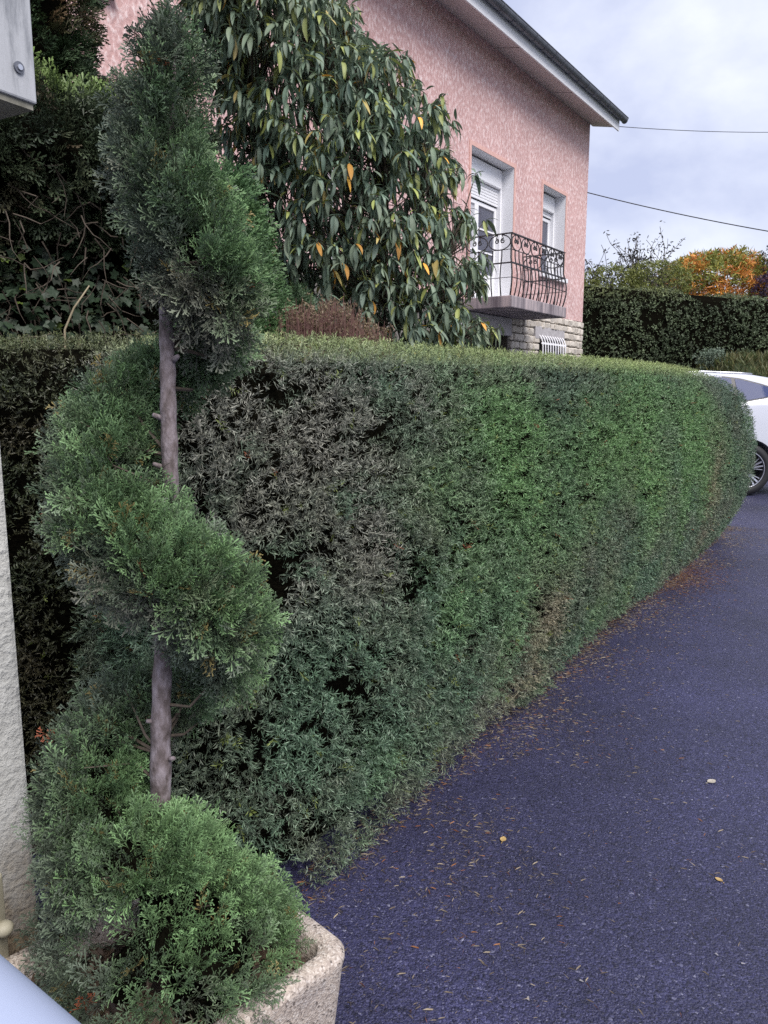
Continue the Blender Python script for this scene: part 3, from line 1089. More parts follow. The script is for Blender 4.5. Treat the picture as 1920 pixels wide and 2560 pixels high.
def hedge_prof(t):
    q = min(max((t - .55) / .45, 0), 1); q = q * q * (3 - 2 * q)
    b = .10 + .10 * t + .10 * q
    zt = 1.585 + .075 * t
    k = zt / 1.63
    off = [0, .35 * b, .70 * b, .95 * b, b, .82 * b, .50 * b, .26 * b - .01 - .10 * q, -.03 - .08 * t - .20 * q, -.12 - .12 * t - .20 * q, -.40 - .1 * t - .06 * q, -.72, -.86, -.92, -.90]
    zz = [.02, .18, .38, .62, .92, 1.18, 1.38, 1.50, 1.592, 1.622, 1.63, 1.60, 1.40, .70, .02]
    return [(o_, z_ * k) for o_, z_ in zip(off, zz)]
HA = HB - HD * .52
HL = 7.02
hv, hf = hedge_env(HA, HD, HN, HL, hedge_prof, .5, .42, 70)
hedge = empty('clipped_hedge', tuple(HB + HD * 3 - HN * .4), 0, 'long clipped yew hedge with bulging side along the driveway', 'hedge')
hl = np.array(hedge.location)
MB().add(shrink(hv, hf, np.interp((hv - HB) @ HD, [0, 1.5, 4.5, 7], [.125, .105, .065, .05])) - hl, hf).build('shade_core', M['core'], hedge)  # solid near-black core, so gaps in the needles read as shade

def camdist(P):
    return np.linalg.norm(P - np.array([0, 0, EYE]), axis=1)

def w_front(cn, nr):
    P = cn
    face = (nr @ HN) > -.25
    ds = camdist(P)
    w = np.where(face, 1.0, .12) * np.clip(3.2 / ds, .78, 1.3)
    top = (nr[:, 2] > .8)
    w = np.where(top, w * .55, w)
    return w

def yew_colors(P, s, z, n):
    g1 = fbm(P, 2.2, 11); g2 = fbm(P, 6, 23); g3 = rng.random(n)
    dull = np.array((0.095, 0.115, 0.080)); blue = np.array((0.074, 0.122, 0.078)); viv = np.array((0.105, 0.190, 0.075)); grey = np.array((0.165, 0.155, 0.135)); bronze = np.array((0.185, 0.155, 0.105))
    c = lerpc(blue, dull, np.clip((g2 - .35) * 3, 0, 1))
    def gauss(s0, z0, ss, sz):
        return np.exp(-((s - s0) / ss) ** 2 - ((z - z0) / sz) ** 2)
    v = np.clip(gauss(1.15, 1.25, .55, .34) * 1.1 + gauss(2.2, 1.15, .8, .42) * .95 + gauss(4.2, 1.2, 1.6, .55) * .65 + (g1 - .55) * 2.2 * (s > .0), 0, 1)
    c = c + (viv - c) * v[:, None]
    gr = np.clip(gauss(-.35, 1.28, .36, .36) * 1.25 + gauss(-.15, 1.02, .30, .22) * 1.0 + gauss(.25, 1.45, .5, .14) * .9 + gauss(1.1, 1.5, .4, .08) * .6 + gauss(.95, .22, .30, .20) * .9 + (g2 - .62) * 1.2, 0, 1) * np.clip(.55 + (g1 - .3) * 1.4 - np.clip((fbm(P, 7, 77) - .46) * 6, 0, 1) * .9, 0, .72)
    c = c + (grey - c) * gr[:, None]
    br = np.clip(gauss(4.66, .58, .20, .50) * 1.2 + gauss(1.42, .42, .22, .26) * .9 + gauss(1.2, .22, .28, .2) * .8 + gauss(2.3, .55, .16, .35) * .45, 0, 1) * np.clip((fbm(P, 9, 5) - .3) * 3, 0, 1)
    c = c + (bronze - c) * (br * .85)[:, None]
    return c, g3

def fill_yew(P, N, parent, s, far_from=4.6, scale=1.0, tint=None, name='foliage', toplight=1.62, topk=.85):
    n = len(P)
    z = P[:, 2]
    c, g3 = yew_colors(P, s, z, n)
    if tint is not None:
        c = c * np.array(tint)
    # sky light on the clipped top, painted in as yellow-green
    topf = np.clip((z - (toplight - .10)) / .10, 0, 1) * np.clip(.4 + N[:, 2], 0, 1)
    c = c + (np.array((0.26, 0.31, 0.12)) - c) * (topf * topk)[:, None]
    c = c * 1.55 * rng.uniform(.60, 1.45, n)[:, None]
    yg = rng.random(n) < .012
    c[yg] = np.array((0.19, 0.24, 0.06)) * rng.uniform(.7, 1.1, yg.sum())[:, None]
    rust = rng.random(n) < .0016
    c[rust] = np.array((0.24, 0.08, 0.035))
    Z = unit(N + rng.normal(0, .58, (n, 3)) + np.array([0, 0, .2]))
    ds = camdist(P)
    S = scale * rng.uniform(.72, 1.25, n) * (1 - .35 * np.clip(N[:, 2], 0, 1))
    objs = []
    F = frames(Z, rng.uniform(0, 6.28, n))
    near = ds < far_from
    parts = []
    for mask, pr, k in ((near, YEW, 1.0), (~near, YEWFAR, 1.05)):
        if mask.sum():
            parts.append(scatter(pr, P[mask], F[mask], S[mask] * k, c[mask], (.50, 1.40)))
    base = 0; VV, TT, CC = [], [], []
    for V, T, cc in parts:
        VV.append(V); TT.append(T + base); CC.append(cc); base += len(V)
    pl = np.array(parent.location)
    o = link_mesh(name, tri_mesh(name, np.concatenate(VV) - pl, np.concatenate(TT), np.concatenate(CC), M['needle']), parent)
    tag(o, kind='stuff')
    return o

def lumps(P, N, amp, scale, seed):
    return P + N * ((fbm(P, scale, seed) - .5) * 2 * amp)[:, None]

NS = 74000
P, N = sample_surface(hv, hf, NS, w_front)
s = (P - HB) @ HD
near_amp = np.clip(1.3 - camdist(P) / 5.5, .25, 1)
hole = fbm(P, 11, 41) * .6 + fbm(P, 5, 43) * .4
thr = .335 + .085 * np.clip(1 - s / 1.6, 0, 1) * np.clip((1.45 - P[:, 2]) / .4, 0.3, 1)
keep = (hole + .22 * (fbm(P, 26, 47) - .5) > thr + .015) | (rng.random(NS) < .07)
P, N, s, na, hole = P[keep], N[keep], s[keep], near_amp[keep], hole[keep]
n = len(P)
dep = -rng.random(n) ** 1.9 * np.where(camdist(P) < 3.5, .105, .06)
P = P + N * (dep + (fbm(P, 7, 3) - .5) * .055 * na * np.clip(1.15 - np.abs(N[:, 2]), .15, 1) + .016)[:, None]
# ragged foot with dark undercuts
foot = .02 + .16 * np.clip(fbm(np.stack([s, s * 0, s * 0], 1), 1.5, 9) - .42, 0, 1) * 2.2
ok = P[:, 2] > foot
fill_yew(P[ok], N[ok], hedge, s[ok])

# shoots that stick out
# left hedge, running away to the left behind the topiary
def lprof(t):
    return [(0, .02), (.03, .3), (.05, .7), (.05, 1.2), (.03, 1.47), (-.02, 1.57), (-.09, 1.615), (-.35, 1.625), (-.55, 1.60), (-.62, 1.3), (-.62, .02)]
LA = np.array([-.30, 2.52, 0]); LDv = np.array([-1.0, -.03, 0]); LDv /= np.linalg.norm(LDv)
LN = np.array([-.03, -1.0, 0]); LN /= np.linalg.norm(LN)
lv, lf = hedge_env(LA, LDv, LN, 1.95, lprof, .12, .3, 30)
lhedge = empty('yew_hedge', (-1.4, 2.8, 0), 0, 'shaded brownish yew hedge between the gate pillar and the spiral topiary', 'hedge')
MB().add(shrink(lv, lf, .08) - np.array(lhedge.location), lf).build('shade_core', M['core'], lhedge)  # dark filler body, painted shade behind the needles
P, N = sample_surface(lv, lf, 17000, lambda c, nr: np.where(nr @ LN > -.2, 1, .1) * np.where(c[:, 0] > -1.5, 1, .3))
k = (fbm(P, 9, 51) > .36) | (rng.random(len(P)) < .1)
P, N = P[k], N[k]
P = P + N * (-rng.random(len(P)) ** 1.6 * .08 + (fbm(P, 6, 5) - .5) * .12)[:, None]
s_ = np.full(len(P), 9.0)
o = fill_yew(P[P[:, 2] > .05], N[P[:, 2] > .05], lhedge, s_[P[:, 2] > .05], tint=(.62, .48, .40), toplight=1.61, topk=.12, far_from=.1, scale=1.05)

# ------------------------------------------------------------------ planter with the spiral topiary
PR = .38
Rc = on_z(768, 2046, PR)
U2 = np.array([-.70, .714, 0]); V2 = np.array([-.714, -.70, 0])
SIDE = .455
pc = Rc + (U2 + V2) * SIDE / 2 * .985          # where the topiary stands
LONG_ = .90
pq = Rc + U2 * SIDE / 2 + V2 * LONG_ / 2
planter = empty('planter', (pq[0], pq[1], 0), math.atan2(U2[1], U2[0]), 'washed-aggregate concrete trough planter with rounded corners under the spiral topiary', 'planter')
EX = (LONG_ - SIDE) / 2
def rsq(h, r, n=7):
    pts = []
    for (cx, cy, a0) in ((1, 1, 0), (-1, 1, 90), (-1, -1, 180), (1, -1, 270)):
        for k in range(n):
            an = R(a0 + 90 * k / (n - 1))
            pts.append((cx * (h - r) + r * math.cos(an), cy * (h - r + EX) + r * math.sin(an)))
    return pts
h = SIDE / 2
rings = [(h * .84, .04, 0.0), (h * .985, .05, PR - .035), (h * 1.0, .052, PR - .022), (h * 1.0, .052, PR - .010), (h - .008, .046, PR - .001), (h - .034, .032, PR), (h - .044, .028, PR - .008), (h - .050, .026, PR - .09)]
V, F = [], []
for (hh, r, z) in rings:
    V += [(x, y, z) for (x, y) in rsq(hh, r)]
m = 28
for i in range(len(rings) - 1):
    for k in range(m):
        F.append((i * m + k, i * m + (k + 1) % m, (i + 1) * m + (k + 1) % m, (i + 1) * m + k))
F.append(tuple(range(m - 1, -1, -1)))
smooth_angle(MB().add(V, F).build('tub', M['planter'], planter), 50)
V = [(x, y, PR - .055) for (x, y) in rsq(h - .047, .026)]
V2g, F2g = [(0, 0, PR - .035)] + V, [(0, 1 + k, 1 + (k + 1) % m) for k in range(m)]
MB().add(V2g, F2g).build('soil', M['soil'], planter)
# bark chips on the soil
n = 1900
a_ = rng.uniform(-1, 1, (n, 2)) * np.array([h - .06, h + EX - .06])
P = np.stack([a_[:, 0], a_[:, 1], np.full(n, PR - .040) + rng.uniform(0, .012, n)], 1)
chip = [(np.array([[-.5, -.2, 0], [.5, -.15, .1], [.45, .2, 0], [-.4, .22, .08]]), np.array([(0, 1, 2), (0, 2, 3)]), np.zeros(4))]
col = lerpc((0.06, 0.04, 0.028), (0.24, 0.17, 0.12), rng.random(n) ** 1.5)
foliage('bark_chips', chip, P, np.stack([rng.normal(0, .4, n), rng.normal(0, .4, n), np.ones(n)], 1), rng.uniform(.008, .034, n), col, M['leaf'], planter)

TY = pc[1]
topiary = empty('spiral_topiary', (pc[0], pc[1], PR - .04), 0, 'dark green cypress clipped into a tall spiral in the concrete planter', 'topiary')
tl = np.array(topiary.location)
ctrl = [  # px x, px y, depth offset from the trunk, radius
    (378, 70, .0, .050), (368, 120, -.005, .068), (352, 210, -.01, .078), (350, 310, -.02, .088), (362, 410, -.03, .097),
    (395, 500, -.04, .105), (440, 585, -.035, .105), (478, 660, .0, .088), (478, 735, .06, .072), (430, 790, .11, .068), (355, 815, .115, .075),
    (285, 870, .08, .085), (238, 950, .035, .100), (228, 1050, -.015, .110), (248, 1140, -.055, .113), (310, 1205, -.085, .115),
    (385, 1255, -.085, .113), (445, 1300, -.055, .110), (480, 1360, -.005, .100), (478, 1430, .055, .085), (430, 1490, .11, .078), (350, 1510, .12, .082),
    (275, 1545, .09, .092), (222, 1630, .04, .105), (208, 1730, -.01, .112), (222, 1825, -.05, .120), (290, 1885, -.085, .135), (350, 1880, -.085, .115),
    (360, 1965, -.075, .140), (450, 2005, -.05, .138), (520, 2045, .0, .128), (330, 2080, -.02, .18), (250, 2020, .02, .15), (400, 2120, -.06, .18), (500, 2130, -.02, .13), (300, 2190, -.07, .16), (420, 2200, -.08, .16), (310, 2095, -.165, .125), (400, 2110, -.175, .13), (475, 2105, -.125, .12), (240, 2050, -.115, .12), (350, 2180, -.20, .13), (345, 2020, -.135, .13), (290, 2010, -.12, .12), (420, 2050, -.14, .125), (250, 2130, -.14, .12)]
cp = [np.append(on_y(x, y, TY + o_), r - (.010 if y < 760 else .005 if y < 1700 else .0)) for (x, y, o_, r) in ctrl]
def catmull(cp, k=6):
    out = []
    n = len(cp)
    for i in range(n - 1):
        p0, p1, p2, p3 = cp[max(i - 1, 0)], cp[i], cp[i + 1], cp[min(i + 2, n - 1)]
        for j in range(k):
            t = j / k
            out.append(.5 * ((2 * p1) + (-p0 + p2) * t + (2 * p0 - 5 * p1 + 4 * p2 - p3) * t * t + (-p0 + 3 * p1 - 3 * p2 + p3) * t ** 3))
    out.append(cp[-1])
    return np.array(out)
sp = catmull(cp[:31], 6)
sp = np.concatenate([sp, np.array(cp[31:])])
# sample the union of balls along the coil
nS = 90000
wgt = sp[:, 3] ** 2
ix = rng.choice(len(sp), nS, p=wgt / wgt.sum())
Nn = unit(rng.normal(size=(nS, 3)))
P = sp[ix, :3] + Nn * sp[ix, 3][:, None]
alive = np.ones(nS, bool)
for q in sp:
    alive &= np.linalg.norm(P - q[:3], axis=1) > q[3] - .004
alive &= P[:, 2] > PR - .03
P, Nn = P[alive], Nn[alive]
ntop = min(19500, len(P))
P, Nn = P[:ntop], Nn[:ntop]
n = len(P)
hole = fbm(P, 16, 61)
k = (hole + .35 * (fbm(P, 30, 67) - .5) > .455) | (rng.random(n) < .10)
P, Nn = P[k], Nn[k]; n = len(P)
P = P + Nn * (-rng.random(n) ** 1.2 * .060 - .026 + (fbm(P, 11, 8) - .5) * .060)[:, None]
# new growth and painted upper-right light go greener, lower sides of coils grey
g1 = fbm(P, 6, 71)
fresh_lit = np.clip(.36 + .28 * Nn[:, 2] + .42 * Nn[:, 0] + (g1 - .5) * 2.2 + rng.normal(0, .28, n), 0, 1)
col = lerpc((0.060, 0.080, 0.062), (0.092, 0.162, 0.076), fresh_lit)
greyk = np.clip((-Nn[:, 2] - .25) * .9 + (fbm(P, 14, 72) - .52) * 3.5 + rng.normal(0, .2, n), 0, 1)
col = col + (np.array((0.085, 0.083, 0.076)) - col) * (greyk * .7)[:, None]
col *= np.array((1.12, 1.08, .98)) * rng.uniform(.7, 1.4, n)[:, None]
yb = rng.random(n) < .02
col[yb] = np.array((0.16, 0.13, 0.05))
rb = rng.random(n) < .003
col[rb] = np.array((0.20, 0.06, 0.03))
Z = unit(Nn + np.array([0, 0, .55]) * (Nn[:, 2:3] > -.5) + rng.normal(0, .36, (n, 3)))
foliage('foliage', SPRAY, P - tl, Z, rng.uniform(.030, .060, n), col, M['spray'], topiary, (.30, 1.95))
core = MB().tube([tuple(q[:3] - tl) for q in sp[::3]], [max(.008, q[3] - .085) for q in sp[::3]], 10)
core.build('shade_core', M['core'], topiary)  # dark tube added so gaps in the sprays look black
# trunk
tk = [(350, 2080, .0, .024), (348, 1850, .0, .0225), (347, 1650, -.005, .0205), (349, 1500, -.005, .0185), (357, 1300, 0, .0165), (367, 1050, -.005, .0155), (364, 900, -.008, .0148), (362, 780, -.006, .0138), (358, 650, 0, .012), (362, 450, 0, .010), (372, 250, 0, .007), (380, 80, 0, .004)]
tp = catmull([np.append(on_y(x, y, TY + o_ - .012), r) for (x, y, o_, r) in tk], 8)
tp = tp[tp[:, 2] > PR - .08]
rad = tp[:, 3] * .92 * (1 + .06 * np.sin(np.arange(len(tp)) * 1.3))
MB().tube([tuple(q[:3] - tl) for q in tp], list(rad), 14).build('trunk', M['bark'], topiary, smooth=True)
mb = MB()
for (x, y, an) in ((352, 905, 200), (352, 1010, 160), (372, 780, 10), (338, 1560, 190), (365, 1640, -20)):
    p = on_y(x, y, TY - .02) - tl
    mb = MB(); mb.tube([p, p + np.array([math.cos(R(an)) * .014, -.012, .008])], [.006, .0035], 6)
    mb.build('branch_stub', M['bark'], topiary, smooth=True)
# twigs through the foliage
mb = MB()
for i in range(70):
    q = sp[rng.integers(0, len(sp))]
    d_ = unit(rng.normal(size=3) + np.array([0, -.2, .4]))
    p0 = tp[np.argmin(np.abs(tp[:, 2] - q[2] + .03))][:3]
    e = q[:3] + d_ * (q[3] - .012)
    mid = (p0 + e) / 2 + rng.normal(0, .012, 3)
    mb.tube([p0 - tl, mid - tl, e - tl], [.004, .003, .0012], 4, False)
tag(mb.build('twigs', M['twig'], topiary), kind='stuff')

# ------------------------------------------------------------------ gate pillar, its metal box, and the gate
pcn = np.array([-.868, 1.75, 0])
BXZ = 2.0
pil = MB()
Up, Vp = np.array([-.72, .694, 0]), np.array([-.694, -.72, 0])
pl_ang = math.atan2(Vp[1], Vp[0])
def corner_box(c, a, b, la, lb, z0, z1, bev):
    """box with corner c running la along a and lb along b"""
    Mx = Matrix(((a[0], b[0], 0, c[0]), (a[1], b[1], 0, c[1]), (0, 0, 1, 0), (0, 0, 0, 1)))
    mb = MB(); mb.box((0, 0, z0), (la, lb, z1), bev=bev)
    flip = (a[0] * b[1] - a[1] * b[0]) < 0
    mb.v = [tuple(Mx @ Vector(p)) for p in mb.v]
    if flip: mb.f = [tuple(reversed(f)) for f in mb.f]
    return mb
o = corner_box(pcn, Vp, Up, .42, .40, 0.0, BXZ + .004, .012).build('gate_pillar', M['pillar'])
tag(o, 'pale rough rendered gate pillar with brown moss stained foot', 'pillar')
q1 = on_z(82, 240, BXZ); q0 = on_z(0, 211, BXZ); q2 = on_z(0, 258, BXZ)
va = unit(q0 - q1); vb = np.array([va[1], -va[0], 0]); 
if vb @ (q2 - q1) < 0: vb = -vb
box_root = empty('metal_box', tuple(q1 + va * .25 + vb * .2), 0, 'weathered pale grey metal box with a screw, fixed on top of the gate pillar', 'metal box')
bl_ = np.array(box_root.location)
mb = corner_box(q1 - bl_, va, vb, .62, .50, 0.012, .52, .004); mb.build('casing', M['boxmetal'], box_root)
mb = corner_box(q1 - bl_ + va * .006 + vb * .006, va, vb, .60, .48, 0.0, .0115, 0); mb.build('base_plate', M['boxunder'], box_root)
fn = -vb
pp = q1 + va * .038 + np.array([0, 0, .068]) - bl_
mb = MB(); mb.tube([pp - fn * .002, pp + fn * .004], .011, 16); sc_ = mb.build('screw', M['zinc'], box_root)
mb = MB(); mb.tube([pp + fn * .003, pp + fn * .007], .0055, 8); mb.build('screw_head', M['alloy'], sc_)

gz_ = .80
g0 = on_z(-6, 2062, gz_); g1_ = on_z(168, 2212, gz_)
gd = unit(g1_ - g0)
gate = empty('gate', (g0[0], g0[1], 0), 0, 'pale blue painted metal gate with a thick round top rail', 'gate')
gl = np.array(gate.location)
gn = np.array([gd[1], -gd[0], 0])
if gn @ np.array([0, -1, 0]) < 0: gn = -gn
rr = .055
axis0 = g0 - gl + gn * rr * .75 + np.array([0, 0, -rr * .62])
MB().tube([axis0 - gd * .5 + gd * (k * .08) for k in range(19)], rr, 28).build('top_rail', M['rail'], gate, smooth=True)
MB().tube([axis0 - gd * .5 + np.array([0, 0, -.62]), axis0 + gd * .94 + np.array([0, 0, -.62])], .02, 12).build('bottom_rail', M['rail'], gate, smooth=True)
for k in range(9):
    p = axis0 - gd * .48 + gd * (k * .17)
    MB().tube([p + np.array([0, 0, -.03]), p + np.array([0, 0, -.62])], .010, 8).build('bar', M['rail'], gate, smooth=True)
for k in (-.49, .93):
    p = axis0 + gd * k
    MB().tube([(p[0], p[1], 0), (p[0], p[1], gz_ - .06)], .022, 12).build('stile', M['rail'], gate, smooth=True)

gp = on_y(0, 1980, 1.30)
post = empty('gate_post', (gp[0] - .030, gp[1], 0), 0, 'narrow cream gate post with a round hinge knob beside the pillar', 'gate post')
MB().box((-.028, -.028, 0), (.028, .028, .55), bev=.006).build('post', M['cream'], post)
kp = np.array([.038, -.004, .455])
mb = MB(); mb.lathe([(.0, .012), (.010, .011), (.016, .005), (.017, -.003), (.012, -.012), (0, -.014)], 14, Matrix.Translation(kp)); mb.build('hinge_knob', M['cream'], post, smooth=True)
mb = MB(); mb.tube([(0.0, 0, .452), (.035, -.003, .452)], .007, 8); mb.build('hinge_pin', M['cream'], post)

# ------------------------------------------------------------------ garden plants
def blob_env(c, rx, ry, z0, z1, seed, amp=.12, n=(28, 16), power=2.0):
    V, F = [], []
    nu, nv = n
    for j in range(nv + 1):
        t = j / nv
        zz = z0 + (z1 - z0) * t
        rr_ = (1 - abs(2 * t - .8) ** power / (1.2 ** power if t > .4 else .8 ** power * 3)) if True else 1
        rr_ = max(rr_, .02) ** .6
        for i in range(nu):
            an = 2 * math.pi * i / nu
            V.append([c[0] + rx * rr_ * math.cos(an), c[1] + ry * rr_ * math.sin(an), zz])
    for j in range(nv):
        for i in range(nu):
            F.append((j * nu + i, j * nu + (i + 1) % nu, (j + 1) * nu + (i + 1) % nu, (j + 1) * nu + i))
    F.append(tuple(nv * nu + i for i in range(nu)))
    V = np.array(V)
    d_ = unit(V - np.array([c[0], c[1], (z0 + z1) / 2]))
    V = V + d_ * ((fbm(V, 2.2 / max(rx, .3), seed) - .5) * 2 * amp * rx)[:, None]
    return V, F

# tall dark thuja hedge behind, with a lower shelf and a hollow front
def thuja(name, A, d, nrm, L, prof, label, count, pal, tint, tilt=(0, 0, .3), size=(.07, .13), seed=1, cat='hedge', zmin=0.1, top=None, protos=None, zkeep=None, vis=None):
    v, f = hedge_env(A, d, nrm, L, prof, .18, .18, 24)
    root = empty(name, tuple(A + d * L / 2 - nrm * .3), 0, label, cat)
    lo = np.array(root.location)
    MB().add(shrink(v, f, .12) - lo, f).build('shade_core', M['core'], root)  # solid dark body, shade painted in behind the sprays
    P, N = sample_surface(v, f, count, lambda c, nr: np.where(nr @ nrm > -.3, 1, .10) * (vis(c, (c - A) @ d) if vis else 1))
    if zkeep is not None:
        kk = zkeep(P)
        P, N = P[kk], N[kk]
    n = len(P)
    P = P + N * (-rng.random(n) ** 1.3 * .12 + (fbm(P, 4, seed) - .5) * .22)[:, None]
    g = fbm(P, 3.5, seed + 3)
    col = lerpc(pal[0], pal[1], np.clip((g - .3) * 2.4, 0, 1))
    br = np.clip((fbm(P, 5, seed + 9) - .55) * 5, 0, 1)
    col = col + (np.array(pal[2]) - col) * (br * .8)[:, None]
    if top is not None:
        tf = np.clip((P[:, 2] - top) / .08, 0, 1)
        col = col + (np.array((0.15, 0.23, 0.06)) - col) * (tf * .8)[:, None]
    col *= rng.uniform(.6, 1.4, n)[:, None]
    Z = unit(N * .8 + np.array(tilt) + rng.normal(0, .35, (n, 3)))
    foliage('foliage', protos or SPRAYLO, P - lo, Z, rng.uniform(*size, n), col, M['spray'], root, (.6, 1.35))
    return root

DG = np.array([.72, .694, 0]); NG = np.array([.694, -.72, 0])
SA = np.array([-3.1, 3.02, 0])
def shelf_prof(t):
    return [(-.55, .02), (-.55, 1.0), (-.50, 1.9), (-.36, 2.35), (-.08, 2.60), (.0, 2.76), (-.02, 2.92), (-.10, 3.04), (-.30, 3.08), (-.8, 3.05), (-1.1, 2.6), (-1.15, .02)]
sh = thuja('thuja_hedge', SA, DG, NG, 2.95, shelf_prof, 'dark overgrown thuja hedge with a flat lit top and a hollow brown front', 6500,
           ((0.030, 0.045, 0.026), (0.055, 0.075, 0.038), (0.085, 0.06, 0.038)), None, top=2.97, seed=5, size=(.08, .16), vis=lambda c, t: np.where((t > 1.0) & (c[:, 2] > 1.5), 1, .12),
           zkeep=lambda P: (P[:, 2] > 2.25) | (rng.random(len(P)) < .25))
# bare hanging twigs in the hollow
lo = np.array(sh.location)
mb = MB()
for i in range(240):
    t = rng.uniform(.1, 2.5); z0_ = rng.uniform(1.7, 2.7); oo = rng.uniform(-.35, -.02)
    p = SA + DG * t + NG * oo + np.array([0, 0, z0_])
    pts = [p]
    d_ = np.array([rng.normal(0, .5), rng.normal(0, .5), -rng.uniform(.2, 1)])
    for k_ in range(4):
        d_ = d_ + rng.normal(0, .45, 3)
        pts.append(pts[-1] + unit(d_) * rng.uniform(.04, .10))
    mb.tube([q - lo for q in pts], [.0045, .004, .003, .002, .001], 4, False)
tag(mb.build('bare_twigs', M['twig'], sh), kind='stuff')

TA = np.array([-3.9, 3.9, 0])
def tall_prof(t):
    return [(0, .02), (.02, 2.0), (.05, 3.2), (.04, 4.6), (-.05, 5.6), (-.4, 5.8), (-.9, 5.4), (-1.0, .02)]
tr_ = on_y(205, 100, 5.6)
TL = np.array([tr_[0], tr_[1], 0]) - DG * 2.7
thuja('tall_thuja', TL, DG, NG, 2.75, tall_prof, 'tall thuja screen turning rusty brown, rising above the lower thuja hedge by the pink wall', 5000,
      ((0.040, 0.065, 0.034), (0.062, 0.100, 0.048), (0.17, 0.085, 0.045)), None, seed=15, tilt=(.5, -.2, .1), size=(.08, .15), vis=lambda c, t: np.where((t > 1.5) & (c[:, 2] > 2.5) & (c[:, 2] < 4.6), 1, .10), zkeep=lambda P: P[:, 2] > 1.5)

# ivy at the foot of the hollow
def ivy_leaf():
    ang = [0, 25, 50, 90, 130, 155, 180, 205, 230, 270, 310, 335]
    rad_ = [.55, .35, .5, .3, .42, .3, .2, .3, .42, .3, .5, .35]
    V = [np.array([0, 0, 0.])] + [np.array([r_ * math.sin(R(a0)) * .9, r_ * math.cos(R(a0)) * .9 + .1, .06 * (i % 2)]) for i, (a0, r_) in enumerate(zip(ang, rad_))]
    return [(np.array(V), np.array([(0, 1 + i, 1 + (i + 1) % 12) for i in range(12)]), np.array([.3] + [1.] * 12))]
IVY = ivy_leaf()
ivy = empty('ivy', (-1.95, 4.35, 0), 0, 'ivy with broad green and yellowing leaves climbing below the thuja hedge', 'ivy')
lo = np.array(ivy.location)
n = 1500
t = rng.uniform(-.1, 2.5, n); z = rng.uniform(1.3, 2.25, n) ** 1.0
oo = -.42 + (2.3 - z) * .35 + rng.normal(0, .06, n)
P = SA + DG * t[:, None] + NG * oo[:, None]; P[:, 2] = z
N = np.tile(NG * .7 + np.array([0, 0, .5]), (n, 1)) + rng.normal(0, .35, (n, 3))
yel = np.clip(1.4 - t / .95 + rng.normal(0, .3, n), 0, 1) * (z < 2.0) + (rng.random(n) < .04)
col = lerpc((0.028, 0.048, 0.026), (0.11, 0.16, 0.035), np.clip(yel, 0, 1)) * rng.uniform(.6, 1.4, n)[:, None]
foliage('leaves', IVY, P - lo, N, rng.uniform(.05, .10, n), col, M['leaf'], ivy)
mb = MB()
for k_ in range(22):
    t_ = rng.uniform(0, 2.5)
    p = SA + DG * t_ + NG * -.2
    mb.tube([p + np.array([0, 0, .0]) - lo, p - NG * .12 + np.array([.05, 0, 1.0]) - lo, p - NG * .2 + np.array([rng.normal(0, .1), 0, 1.9]) - lo], .006, 4)
tag(mb.build('stems', M['twig'], ivy), kind='stuff')

# one dry stalk
p0 = on_y(140, 712, 3.75); p1 = on_y(160, 665, 3.75); p2 = on_y(193, 617, 3.75)
mb = MB(); mb.tube([(p0[0] - .06, p0[1] + .02, 0), (p0[0] - .02, p0[1], 1.2), p0, p1, p2], [.006, .006, .0055, .005, .003], 6)
o = mb.build('dry_stalk', plain('straw', (0.30, 0.25, 0.16), .7), smooth=True)
tag(o, 'single pale dry stalk rising in front of the dark hollow hedge', 'stalk')

# rounded bright conifer behind the topiary
cc_ = on_y(503, 620, 4.05)
cv, cf = blob_env((cc_[0], cc_[1]), .27, .27, 0.05, 2.52, 33, .10)
con = empty('green_conifer', (cc_[0], cc_[1], 0), 0, 'soft bright green conifer bush standing behind the spiral topiary', 'conifer')
lo = np.array(con.location)
MB().add(shrink(cv, cf, .10) - lo, cf).build('shade_core', M['core'], con)  # near-black blob giving the bush its shaded inside
P, N = sample_surface(cv, cf, 3000, lambda c, nr: np.where((nr[:, 1] < .3) & (c[:, 2] > 1.3), 1, .06))
n = len(P)
P = P + N * (-rng.random(n) ** 1.4 * .10 + (fbm(P, 6, 2) - .5) * .10)[:, None]
col = lerpc((0.070, 0.13, 0.060), (0.12, 0.21, 0.085), fbm(P, 7, 13)) * rng.uniform(.7, 1.3, n)[:, None]
foliage('foliage', SPRAYLO, P - lo, unit(N + np.array([.25, 0, .1]) + rng.normal(0, .3, (n, 3))), rng.uniform(.06, .12, n), col, M['spray'], con, (.65, 1.4))

# mossy green shrub and dry reddish shrub behind the hedge top
c3 = on_y(640, 690, 4.5)
mv, mf = blob_env((c3[0], c3[1]), .24, .22, .05, 2.02, 44, .12)
ms = empty('feathery_shrub', (c3[0], c3[1], 0), 0, 'feathery mid green shrub between the conifer bush and the dry reddish shrub', 'shrub')
lo = np.array(ms.location)
MB().add(shrink(mv, mf, .08) - lo, mf).build('shade_core', M['core'], ms)  # near-black filler, painted shade inside the shrub
P, N = sample_surface(mv, mf, 1800, lambda c, nr: np.where((nr[:, 1] < .3) & (c[:, 2] > 1.4), 1, .05))
n = len(P)
col = lerpc((0.05, 0.09, 0.045), (0.09, 0.15, 0.07), rng.random(n)) * rng.uniform(.7, 1.3, n)[:, None]
foliage('foliage', SPRAYLO, P - N * (rng.random(n) * .06)[:, None] - lo, unit(N + np.array([0, 0, .5]) + rng.normal(0, .4, (n, 3))), rng.uniform(.04, .08, n), col, M['spray'], ms, (.7, 1.3))

